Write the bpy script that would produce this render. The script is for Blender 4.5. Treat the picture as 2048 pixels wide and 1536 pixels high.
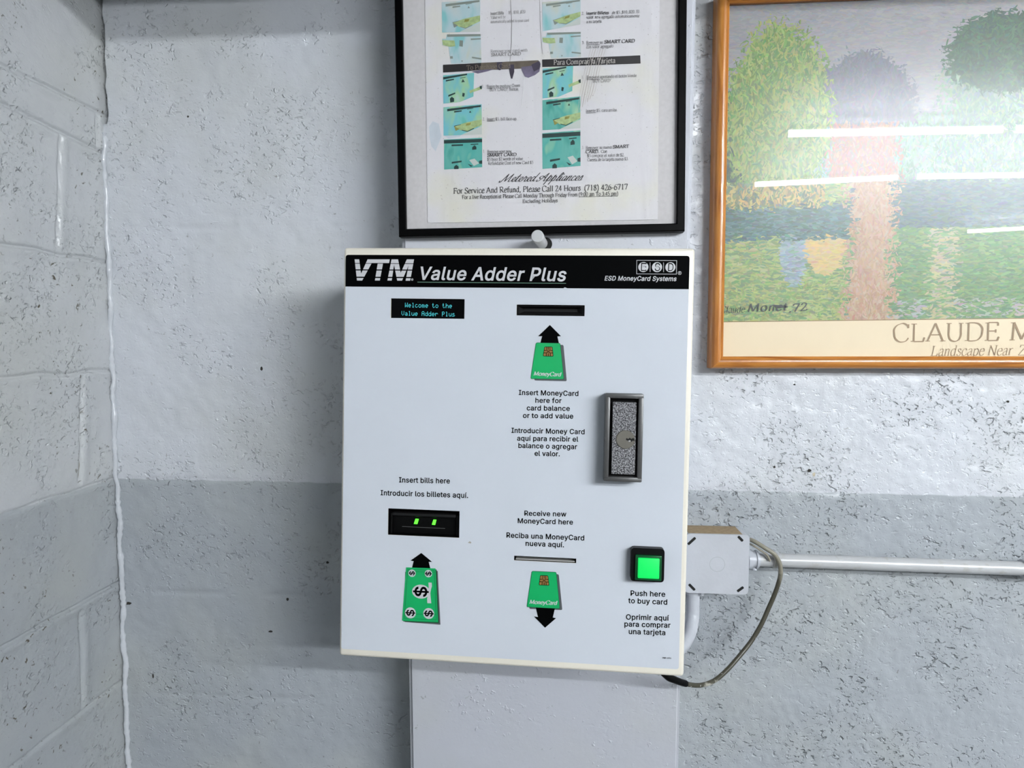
import bpy, bmesh, math, random
import numpy as np
from mathutils import Vector, Matrix
from mathutils.geometry import tessellate_polygon

random.seed(7)
SC = bpy.context.scene
COL = SC.collection
for _o in list(bpy.data.objects):
    bpy.data.objects.remove(_o)

# ---------------------------------------------------------------- camera
F, CX, CY = 1300.0, 1024.0, 768.0                       # focal length and centre in photo pixels
CAM = np.array([0.0, -1.13, 1.45])
_y, _p, _r = (math.radians(a) for a in (4.16, 3.71, 0.22))
_B = np.array([[1, 0, 0], [0, 0, -1], [0, 1, 0]], float)
_Ry = np.array([[math.cos(_y), 0, math.sin(_y)], [0, 1, 0], [-math.sin(_y), 0, math.cos(_y)]])
_Rx = np.array([[1, 0, 0], [0, math.cos(_p), -math.sin(_p)], [0, math.sin(_p), math.cos(_p)]])
_Rz = np.array([[math.cos(_r), -math.sin(_r), 0], [math.sin(_r), math.cos(_r), 0], [0, 0, 1]])
MC = _Rz @ _Rx @ _Ry @ _B
cd = bpy.data.cameras.new('camera')
cd.sensor_width = 36.0
cd.lens = 36.0 * F / 2048.0
cd.clip_start = 0.02
cam = bpy.data.objects.new('camera', cd)
COL.objects.link(cam)
cam.matrix_world = Matrix(((MC[0][0], -MC[1][0], -MC[2][0], CAM[0]),
                           (MC[0][1], -MC[1][1], -MC[2][1], CAM[1]),
                           (MC[0][2], -MC[1][2], -MC[2][2], CAM[2]),
                           (0, 0, 0, 1)))
SC.camera = cam

# ---------------------------------------------------------------- world, lights, exposure
wd = bpy.data.worlds.new('world')
SC.world = wd
wd.use_nodes = True
wd.node_tree.nodes['Background'].inputs[0].default_value = (0.8, 0.9, 1.0, 1)
wd.node_tree.nodes['Background'].inputs[1].default_value = 0.05
SC.view_settings.view_transform = 'Standard'
SC.view_settings.look = 'None'
SC.view_settings.gamma = 1.0
SC.view_settings.use_curve_mapping = False
SC.view_settings.exposure = 3.18
LAMP_STRENGTH = 42.0
LAMP_COLOR = (0.93, 0.97, 1.0)
LAMP_Z = 2.68
# (name used in the label, centre x, y, length, rotation about z in degrees)
LAMPS = [
    (1.93, -2.95, 1.20, 0.0, 'lit fluorescent ceiling lamp of the row nearest the picture wall, left one of three'),
    (3.20, -2.95, 1.20, 0.0, 'lit fluorescent ceiling lamp of the row nearest the picture wall, middle one of three'),
    (4.48, -2.95, 1.20, 0.0, 'lit fluorescent ceiling lamp of the row nearest the picture wall, right one of three'),
    (2.00, -4.12, 1.00, 9.0, 'lit fluorescent ceiling lamp of the middle row, slightly askew, left one of three'),
    (3.22, -4.02, 1.20, 0.0, 'lit fluorescent ceiling lamp of the middle row, straight, middle one of three'),
    (4.50, -4.02, 1.20, 0.0, 'lit fluorescent ceiling lamp of the middle row, straight, right one of three'),
    (4.75, -6.40, 0.62, 20.0, 'short lit fluorescent ceiling lamp farthest from the picture wall'),
]


# ---------------------------------------------------------------- helpers
def ray(px, py):
    return MC.T @ np.array([(px - CX) / F, (py - CY) / F, 1.0])


def at_y(px, py, y):
    d = ray(px, py)
    return Vector(CAM + d * ((y - CAM[1]) / d[1]))


def at_x(px, py, x):
    d = ray(px, py)
    return Vector(CAM + d * ((x - CAM[0]) / d[0]))


class Frame:
    """A flat face in the room: origin, right axis U, inward axis V, up axis W."""
    def __init__(s, O, U, V, W):
        s.O, s.U, s.V, s.W = (np.array(a, float) for a in (O, U, V, W))

    def px(s, x, y, v=0.0):
        d = ray(x, y)
        t = ((s.O + s.V * v - CAM) @ s.V) / (d @ s.V)
        P = CAM + d * t - s.O
        return (float(P @ s.U), float(P @ s.W))

    def matrix(s):
        m = Matrix.Identity(4)
        for i in range(3):
            m[i][0], m[i][1], m[i][2], m[i][3] = s.U[i], s.V[i], s.W[i], s.O[i]
        return m


def in_plane(O, a):
    return Frame(O, (math.cos(a), 0, -math.sin(a)), (0, 1, 0), (math.sin(a), 0, math.cos(a)))


PAINT = 0.72                                            # overall reflectance of the room's surfaces


def lin(c):
    return tuple(PAINT * ((v / 255.0) / 12.92 if v / 255.0 <= 0.04045 else ((v / 255.0 + 0.055) / 1.055) ** 2.4) for v in c)


def tag(o, label=None, cat=None, group=None, kind=None):
    if label: o['label'] = label
    if cat: o['category'] = cat
    if group: o['group'] = group
    if kind: o['kind'] = kind
    return o


def empty(name, matrix=None, label=None, cat=None, group=None):
    o = bpy.data.objects.new(name, None)
    o.empty_display_size = 0.05
    COL.objects.link(o)
    if matrix is not None:
        o.matrix_world = matrix
    return tag(o, label, cat, group)


class MB:
    """Collects shapes and links them as one mesh object."""
    def __init__(s):
        s.v, s.f, s.m = [], [], []

    def add(s, verts, faces, mat=0):
        b = len(s.v)
        s.v += [tuple(p) for p in verts]
        s.f += [tuple(b + i for i in f) for f in faces]
        s.m += [mat] * len(faces)

    def box(s, x0, x1, y0, y1, z0, z1, mat=0, r=0.0, seg=2):
        if r <= 0:
            s.add([(x0, y0, z0), (x1, y0, z0), (x1, y1, z0), (x0, y1, z0), (x0, y0, z1), (x1, y0, z1), (x1, y1, z1), (x0, y1, z1)],
                  [(0, 3, 2, 1), (4, 5, 6, 7), (0, 1, 5, 4), (1, 2, 6, 5), (2, 3, 7, 6), (3, 0, 4, 7)], mat)
            return
        bm = bmesh.new()
        bmesh.ops.create_cube(bm, size=1.0)
        for v in bm.verts:
            v.co = Vector(((x0 + x1) / 2 + v.co.x * (x1 - x0), (y0 + y1) / 2 + v.co.y * (y1 - y0), (z0 + z1) / 2 + v.co.z * (z1 - z0)))
        bmesh.ops.bevel(bm, geom=list(bm.edges), offset=r, segments=seg, profile=0.5, affect='EDGES')
        s.bm(bm, mat)

    def bm(s, bm, mat=0):
        bm.verts.index_update()
        s.add([v.co[:] for v in bm.verts], [[v.index for v in f.verts] for f in bm.faces], mat)
        bm.free()

    def poly(s, pts, v=0.0, mat=0):
        """Flat polygon in the local (x, z) plane at depth v, facing -y."""
        P = [Vector((p[0], v, p[1])) for p in pts]
        tris = tessellate_polygon([P])
        out = []
        for t in tris:
            a, b, c = (P[i] for i in t)
            n = (b - a).cross(c - a)
            out.append(tuple(t) if n.y < 0 else (t[0], t[2], t[1]))
        s.add(P, out, mat)

    def slab(s, pts, v0, v1, mat=0):
        """Polygon in (x, z) given depth from v0 (front) to v1."""
        n = len(pts)
        area = sum(pts[i][0] * pts[(i + 1) % n][1] - pts[(i + 1) % n][0] * pts[i][1] for i in range(n))
        if area < 0:
            pts = pts[::-1]
        s.poly(pts, v0, mat)
        a = [(p[0], v0, p[1]) for p in pts] + [(p[0], v1, p[1]) for p in pts]
        s.add(a, [(i, (i + 1) % n, n + (i + 1) % n, n + i)[::-1] for i in range(n)], mat)

    def lathe(s, c, axis, prof, n=32, mat=0, cap=True):
        """prof: list of (distance along axis, radius)."""
        ax = Vector(axis).normalized()
        e1 = ax.orthogonal().normalized()
        e2 = ax.cross(e1)
        V, Fc = [], []
        for (t, r) in prof:
            for i in range(n):
                a = 2 * math.pi * i / n
                V.append(Vector(c) + ax * t + (e1 * math.cos(a) + e2 * math.sin(a)) * r)
        for k in range(len(prof) - 1):
            for i in range(n):
                j = (i + 1) % n
                Fc.append((k * n + i, k * n + j, (k + 1) * n + j, (k + 1) * n + i))
        if cap:
            Fc.append(tuple(range(n))[::-1])
            Fc.append(tuple((len(prof) - 1) * n + i for i in range(n)))
        s.add(V, Fc, mat)

    def tube(s, path, r, n=14, mat=0, smooth=6):
        P = catmull(path, smooth) if smooth else [Vector(p) for p in path]
        R = r if callable(r) else (lambda t: r)
        T = [(P[min(i + 1, len(P) - 1)] - P[max(i - 1, 0)]).normalized() for i in range(len(P))]
        e = T[0].orthogonal().normalized()
        V, Fc = [], []
        for i, p in enumerate(P):
            e = (e - T[i] * e.dot(T[i])).normalized()
            g = T[i].cross(e)
            rr = R(i / (len(P) - 1))
            for k in range(n):
                a = 2 * math.pi * k / n
                V.append(p + (e * math.cos(a) + g * math.sin(a)) * rr)
        for i in range(len(P) - 1):
            for k in range(n):
                j = (k + 1) % n
                Fc.append((i * n + k, i * n + j, (i + 1) * n + j, (i + 1) * n + k))
        Fc.append(tuple(range(n))[::-1])
        Fc.append(tuple((len(P) - 1) * n + k for k in range(n)))
        s.add(V, Fc, mat)

    def build(s, name, mats, parent=None, smooth=False, kind=None, label=None):
        me = bpy.data.meshes.new(name)
        me.from_pydata(s.v, [], s.f)
        for m in (mats if isinstance(mats, (list, tuple)) else [mats]):
            me.materials.append(m)
        me.polygons.foreach_set('material_index', s.m)
        if smooth:
            me.polygons.foreach_set('use_smooth', [True] * len(s.f))
        me.update()
        if smooth:
            me.set_sharp_from_angle(angle=math.radians(40))
        o = bpy.data.objects.new(name, me)
        COL.objects.link(o)
        if parent is not None:
            o.parent = parent
        return tag(o, label=label, kind=kind)


def catmull(pts, k=6, closed=False):
    P = [Vector(p) for p in pts]
    if len(P) < 3:
        return P
    out = []
    n = len(P)
    for i in range(n - 1):
        a, b, c, d = P[max(i - 1, 0)], P[i], P[i + 1], P[min(i + 2, n - 1)]
        for j in range(k):
            t = j / k
            out.append(0.5 * ((2 * b) + (c - a) * t + (2 * a - 5 * b + 4 * c - d) * t * t + (3 * b - a - 3 * c + d) * t ** 3))
    out.append(P[-1])
    return out


def round_poly(pts, r, k=4):
    """Rounds the corners of a polygon of (x, z) points."""
    out = []
    n = len(pts)
    for i in range(n):
        p, a, b = Vector(pts[i]), Vector(pts[i - 1]), Vector(pts[(i + 1) % n])
        s0 = p + (a - p).normalized() * r
        s1 = p + (b - p).normalized() * r
        for j in range(k + 1):
            t = j / k
            q = s0 * (1 - t) ** 2 + p * 2 * t * (1 - t) + s1 * t * t
            out.append((q.x, q.y))
    return out


def ellipse(c, rx, rz, n=36):
    return [(c[0] + rx * math.cos(2 * math.pi * i / n), c[1] + rz * math.sin(2 * math.pi * i / n)) for i in range(n)]


# ---------------------------------------------------------------- materials
def new_mat(name):
    m = bpy.data.materials.new(name)
    m.use_nodes = True
    nt = m.node_tree
    return m, nt, nt.nodes['Principled BSDF']


def N(nt, t, **kw):
    n = nt.nodes.new('ShaderNode' + t)
    for k, v in kw.items():
        setattr(n, k, v)
    return n


def mat(name, rgb, rough=0.5, metal=0.0, spec=0.5, noise=0.0, scale=40.0, bump=0.0, bscale=300.0, coat=0.0):
    """Principled material whose colour is broken up by a little noise."""
    m, nt, b = new_mat(name)
    c = lin(rgb)
    b.inputs['Roughness'].default_value = rough
    b.inputs['Metallic'].default_value = metal
    b.inputs['Specular IOR Level'].default_value = spec
    b.inputs['Coat Weight'].default_value = coat
    tc = N(nt, 'TexCoord')
    nz = N(nt, 'TexNoise')
    nz.inputs['Scale'].default_value = scale
    nz.inputs['Detail'].default_value = 4
    nt.links.new(tc.outputs['Object'], nz.inputs['Vector'])
    rp = N(nt, 'ValToRGB')
    rp.color_ramp.elements[0].position, rp.color_ramp.elements[1].position = 0.3, 0.7
    rp.color_ramp.elements[0].color = tuple(x * (1 - noise) for x in c) + (1,)
    rp.color_ramp.elements[1].color = tuple(min(1, x * (1 + noise)) for x in c) + (1,)
    nt.links.new(nz.outputs['Fac'], rp.inputs['Fac'])
    nt.links.new(rp.outputs['Color'], b.inputs['Base Color'])
    if bump:
        n2 = N(nt, 'TexNoise')
        n2.inputs['Scale'].default_value = bscale
        n2.inputs['Detail'].default_value = 3
        nt.links.new(tc.outputs['Object'], n2.inputs['Vector'])
        bp = N(nt, 'Bump')
        bp.inputs['Strength'].default_value = 1.0
        bp.inputs['Distance'].default_value = bump
        nt.links.new(n2.outputs['Fac'], bp.inputs['Height'])
        nt.links.new(bp.outputs['Normal'], b.inputs['Normal'])
    return m


def emit(name, rgb, strength):
    m, nt, b = new_mat(name)
    b.inputs['Base Color'].default_value = lin(rgb) + (1,)
    b.inputs['Emission Color'].default_value = lin(rgb) + (1,)
    b.inputs['Emission Strength'].default_value = strength
    return m


def math_node(nt, op, a, b=None, clamp=False):
    n = N(nt, 'Math', operation=op, use_clamp=clamp)
    for i, x in enumerate((a, b)):
        if x is None:
            continue
        if isinstance(x, (int, float)):
            n.inputs[i].default_value = x
        else:
            nt.links.new(x, n.inputs[i])
    return n.outputs[0]


def ramp01(nt, x, lo, hi):
    n = N(nt, 'MapRange')
    n.inputs['From Min'].default_value = lo
    n.inputs['From Max'].default_value = hi
    n.interpolation_type = 'SMOOTHSTEP'
    nt.links.new(x, n.inputs['Value'])
    return n.outputs[0]


def noise_node(nt, vec, scale, detail=2.0, rough=0.5, dist=0.0, w=0.0):
    n = N(nt, 'TexNoise')
    n.inputs['Scale'].default_value = scale
    n.inputs['Detail'].default_value = detail
    n.inputs['Roughness'].default_value = rough
    n.inputs['Distortion'].default_value = dist
    mp = N(nt, 'Mapping')
    mp.inputs['Location'].default_value = (w, w * 1.7, w * 0.6)
    nt.links.new(vec, mp.inputs['Vector'])
    nt.links.new(mp.outputs[0], n.inputs['Vector'])
    return n.outputs['Fac']


def mix_col(nt, fac, a, b):
    n = N(nt, 'Mix', data_type='RGBA')
    if isinstance(fac, float):
        n.inputs[0].default_value = fac
    else:
        nt.links.new(fac, n.inputs[0])
    for i, x in ((6, a), (7, b)):
        if isinstance(x, tuple):
            n.inputs[i].default_value = x + (1,)
        else:
            nt.links.new(x, n.inputs[i])
    return n.outputs[2]


def wall_mat(name, upper, lower, pit=1.0, pit_left=None, dirt=0.5, line=True, rough=0.28, seams=(), relief=0.0027):
    """Painted concrete block: two paint tones split at a height, open pits, lumps, brush marks and dirt specks."""
    m, nt, b = new_mat(name)
    g = N(nt, 'NewGeometry')
    pos = g.outputs['Position']
    sx = N(nt, 'SeparateXYZ')
    nt.links.new(pos, sx.inputs[0])
    # two paint tones
    if line:
        wob = math_node(nt, 'MULTIPLY', math_node(nt, 'SUBTRACT', noise_node(nt, pos, 25, 3), 0.5), 0.008)
        zz = math_node(nt, 'ADD', sx.outputs[2], wob)
        col = mix_col(nt, ramp01(nt, zz, 1.1935, 1.1965), lin(lower), lin(upper))
    else:
        col = mix_col(nt, 0.0, lin(upper), lin(upper))
    tint = noise_node(nt, pos, 5, 3, w=3.0)
    col = mix_col(nt, math_node(nt, 'MULTIPLY', ramp01(nt, tint, 0.4, 0.75), 0.3), col, lin((200, 202, 190)))
    # pits in patches
    mask = ramp01(nt, noise_node(nt, pos, 9, 3, 0.6, w=1.0), 0.43, 0.61)
    st = N(nt, 'Mapping')
    st.inputs['Rotation'].default_value = (0.0, math.radians(-38), 0.0)
    st.inputs['Scale'].default_value = (1.0, 1.0, 1.3)
    nt.links.new(pos, st.inputs['Vector'])
    pits = ramp01(nt, noise_node(nt, st.outputs[0], 80, 2, 0.5, 0.35, w=5.0), 0.42, 0.29)
    fine = ramp01(nt, noise_node(nt, st.outputs[0], 170, 2, 0.5, 0.3, w=8.0), 0.42, 0.29)
    bumps = ramp01(nt, noise_node(nt, pos, 105, 2, 0.5, 0.3, w=11.0), 0.63, 0.76)
    pf = math_node(nt, 'ADD', math_node(nt, 'MULTIPLY', mask, 0.88), 0.12)
    amp = pit
    if pit_left is not None:
        side = ramp01(nt, sx.outputs[0], -0.25, 0.05)
        amp = math_node(nt, 'ADD', math_node(nt, 'MULTIPLY', side, pit - pit_left), pit_left)
    h = math_node(nt, 'MULTIPLY', math_node(nt, 'MULTIPLY', pits, pf), -1.0)
    h = math_node(nt, 'ADD', h, math_node(nt, 'MULTIPLY', math_node(nt, 'MULTIPLY', fine, pf), -0.35))
    h = math_node(nt, 'MULTIPLY', h, amp)
    h = math_node(nt, 'ADD', h, math_node(nt, 'MULTIPLY', math_node(nt, 'MULTIPLY', bumps, pf), 0.75))
    h = math_node(nt, 'ADD', h, math_node(nt, 'MULTIPLY', noise_node(nt, pos, 34, 4, 0.6, w=13.0), 0.5))
    bp = N(nt, 'Bump')
    bp.inputs['Strength'].default_value = 1.0
    bp.inputs['Distance'].default_value = relief
    nt.links.new(h, bp.inputs['Height'])
    nt.links.new(bp.outputs['Normal'], b.inputs['Normal'])
    # dirt sitting as separate specks
    if dirt:
        sp = ramp01(nt, noise_node(nt, pos, 120, 2, 0.5, 0.8, w=21.0), 0.655 if dirt > 0.9 else 0.69, 0.715 if dirt > 0.9 else 0.74)
        pat = ramp01(nt, noise_node(nt, pos, 7, 2, w=17.0), 0.42, 0.6)
        col = mix_col(nt, math_node(nt, 'MULTIPLY', math_node(nt, 'MULTIPLY', sp, pat), dirt), col, lin((92, 84, 64)))
    # brown grime caught beside the upright joints of the side wall
    for (ya, yb, z1, z0) in seams:
        e = math_node(nt, 'SUBTRACT', sx.outputs[1], math_node(nt, 'ADD', math_node(nt, 'MULTIPLY', math_node(nt, 'SUBTRACT', z1, sx.outputs[2]), (yb - ya) / (z1 - z0)), ya - 0.005))
        e = math_node(nt, 'ABSOLUTE', math_node(nt, 'ADD', e, math_node(nt, 'MULTIPLY', math_node(nt, 'SUBTRACT', noise_node(nt, pos, 30, 2, w=31.0), 0.5), 0.004)))
        k = ramp01(nt, e, 0.0016, 0.0006)
        k = math_node(nt, 'MULTIPLY', k, math_node(nt, 'MULTIPLY', ramp01(nt, sx.outputs[2], z0, z0 + 0.004), ramp01(nt, sx.outputs[2], z1, z1 - 0.004)))
        k = math_node(nt, 'MULTIPLY', k, ramp01(nt, noise_node(nt, pos, 45, 3, w=33.0), 0.36, 0.52))
        col = mix_col(nt, math_node(nt, 'MULTIPLY', k, 0.75), col, lin((116, 104, 74)))
    nt.links.new(col, b.inputs['Base Color'])
    b.inputs['Roughness'].default_value = rough
    b.inputs['Specular IOR Level'].default_value = 0.5
    return m


def glass_mat(name, sharp=0.05, haze=0.03, haze_rough=0.3):
    """Picture glass: mostly clear, a sharp reflection and a broader dusty one."""
    m = bpy.data.materials.new(name)
    m.use_nodes = True
    nt = m.node_tree
    nt.nodes.clear()
    out = N(nt, 'OutputMaterial')
    tr = N(nt, 'BsdfTransparent')
    g1 = N(nt, 'BsdfGlossy')
    g1.inputs['Roughness'].default_value = 0.0
    g2 = N(nt, 'BsdfGlossy')
    g2.inputs['Roughness'].default_value = haze_rough
    m1 = N(nt, 'MixShader')
    m1.inputs[0].default_value = haze
    m2 = N(nt, 'MixShader')
    m2.inputs[0].default_value = sharp
    nt.links.new(tr.outputs[0], m1.inputs[1])
    nt.links.new(g2.outputs[0], m1.inputs[2])
    nt.links.new(m1.outputs[0], m2.inputs[1])
    nt.links.new(g1.outputs[0], m2.inputs[2])
    nt.links.new(m2.outputs[0], out.inputs['Surface'])
    return m


def wood_mat(name, vertical):
    m, nt, b = new_mat(name)
    tc = N(nt, 'TexCoord')
    mp = N(nt, 'Mapping')
    mp.inputs['Scale'].default_value = (90, 60, 4.5) if vertical else (4.5, 60, 90)
    nt.links.new(tc.outputs['Object'], mp.inputs['Vector'])
    nz = N(nt, 'TexNoise')
    nz.inputs['Scale'].default_value = 1.6
    nz.inputs['Detail'].default_value = 6
    nz.inputs['Distortion'].default_value = 1.2
    nt.links.new(mp.outputs[0], nz.inputs['Vector'])
    rp = N(nt, 'ValToRGB')
    e = rp.color_ramp.elements
    e[0].position, e[1].position = 0.32, 0.72
    e[0].color = lin((172, 102, 40)) + (1,)
    e[1].color = lin((228, 160, 80)) + (1,)
    k = rp.color_ramp.elements.new(0.5)
    k.color = lin((210, 136, 58)) + (1,)
    nt.links.new(nz.outputs['Fac'], rp.inputs['Fac'])
    nt.links.new(rp.outputs['Color'], b.inputs['Base Color'])
    b.inputs['Roughness'].default_value = 0.3
    b.inputs['Coat Weight'].default_value = 0.25
    return m


M = {}
M['cream'] = mat('cream_enamel', (255, 249, 234), 0.35, noise=0.015, scale=20)
M['panel'] = mat('pale_blue_overlay', (226, 232, 241), 0.28, noise=0.012, scale=9)
M['black_print'] = mat('black_print', (3, 4, 5), 0.55, spec=0.03)
M['grey_print'] = mat('grey_print', (92, 96, 100), 0.45)
M['white_print'] = mat('white_print', (222, 222, 226), 0.4)
M['green_print'] = mat('green_print', (0, 190, 106), 0.4, noise=0.02)
M['dark_green_print'] = mat('dark_green_print', (10, 88, 48), 0.4)
M['line_print'] = mat('grey_green_line', (110, 150, 130), 0.4)
M['tan_print'] = mat('tan_print', (168, 124, 66), 0.4)
M['black_plastic'] = mat('black_plastic', (6, 6, 7), 0.45, spec=0.12, noise=0.1, bump=0.0002, bscale=500)
M['dark_plastic'] = mat('dark_grey_plastic', (26, 26, 27), 0.4, spec=0.3, noise=0.1)
M['black_gloss'] = mat('black_glass', (1, 1, 2), 0.1, spec=0.1)
M['vfd'] = emit('teal_display_glow', (70, 190, 200), 0.17)
M['led'] = emit('green_indicator_glow', (70, 240, 40), 0.45)
M['btn_black'] = mat('button_housing_black', (10, 12, 13), 0.4, spec=0.2)
M['btn_rim'] = mat('button_rim_green', (4, 92, 46), 0.25)
M['btn'] = emit('lit_green_button', (0, 214, 90), 0.10)
M['metal'] = mat('brushed_grey_metal', (112, 112, 112), 0.42, metal=0.6, noise=0.06, scale=80)
M['steel'] = mat('cylinder_steel', (150, 146, 136), 0.4, metal=0.7, noise=0.05, scale=60)
M['bright_metal'] = mat('bright_metal_lip', (225, 225, 220), 0.3, metal=0.3)
M['hole'] = mat('dark_cavity', (6, 6, 6), 0.8)

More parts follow.
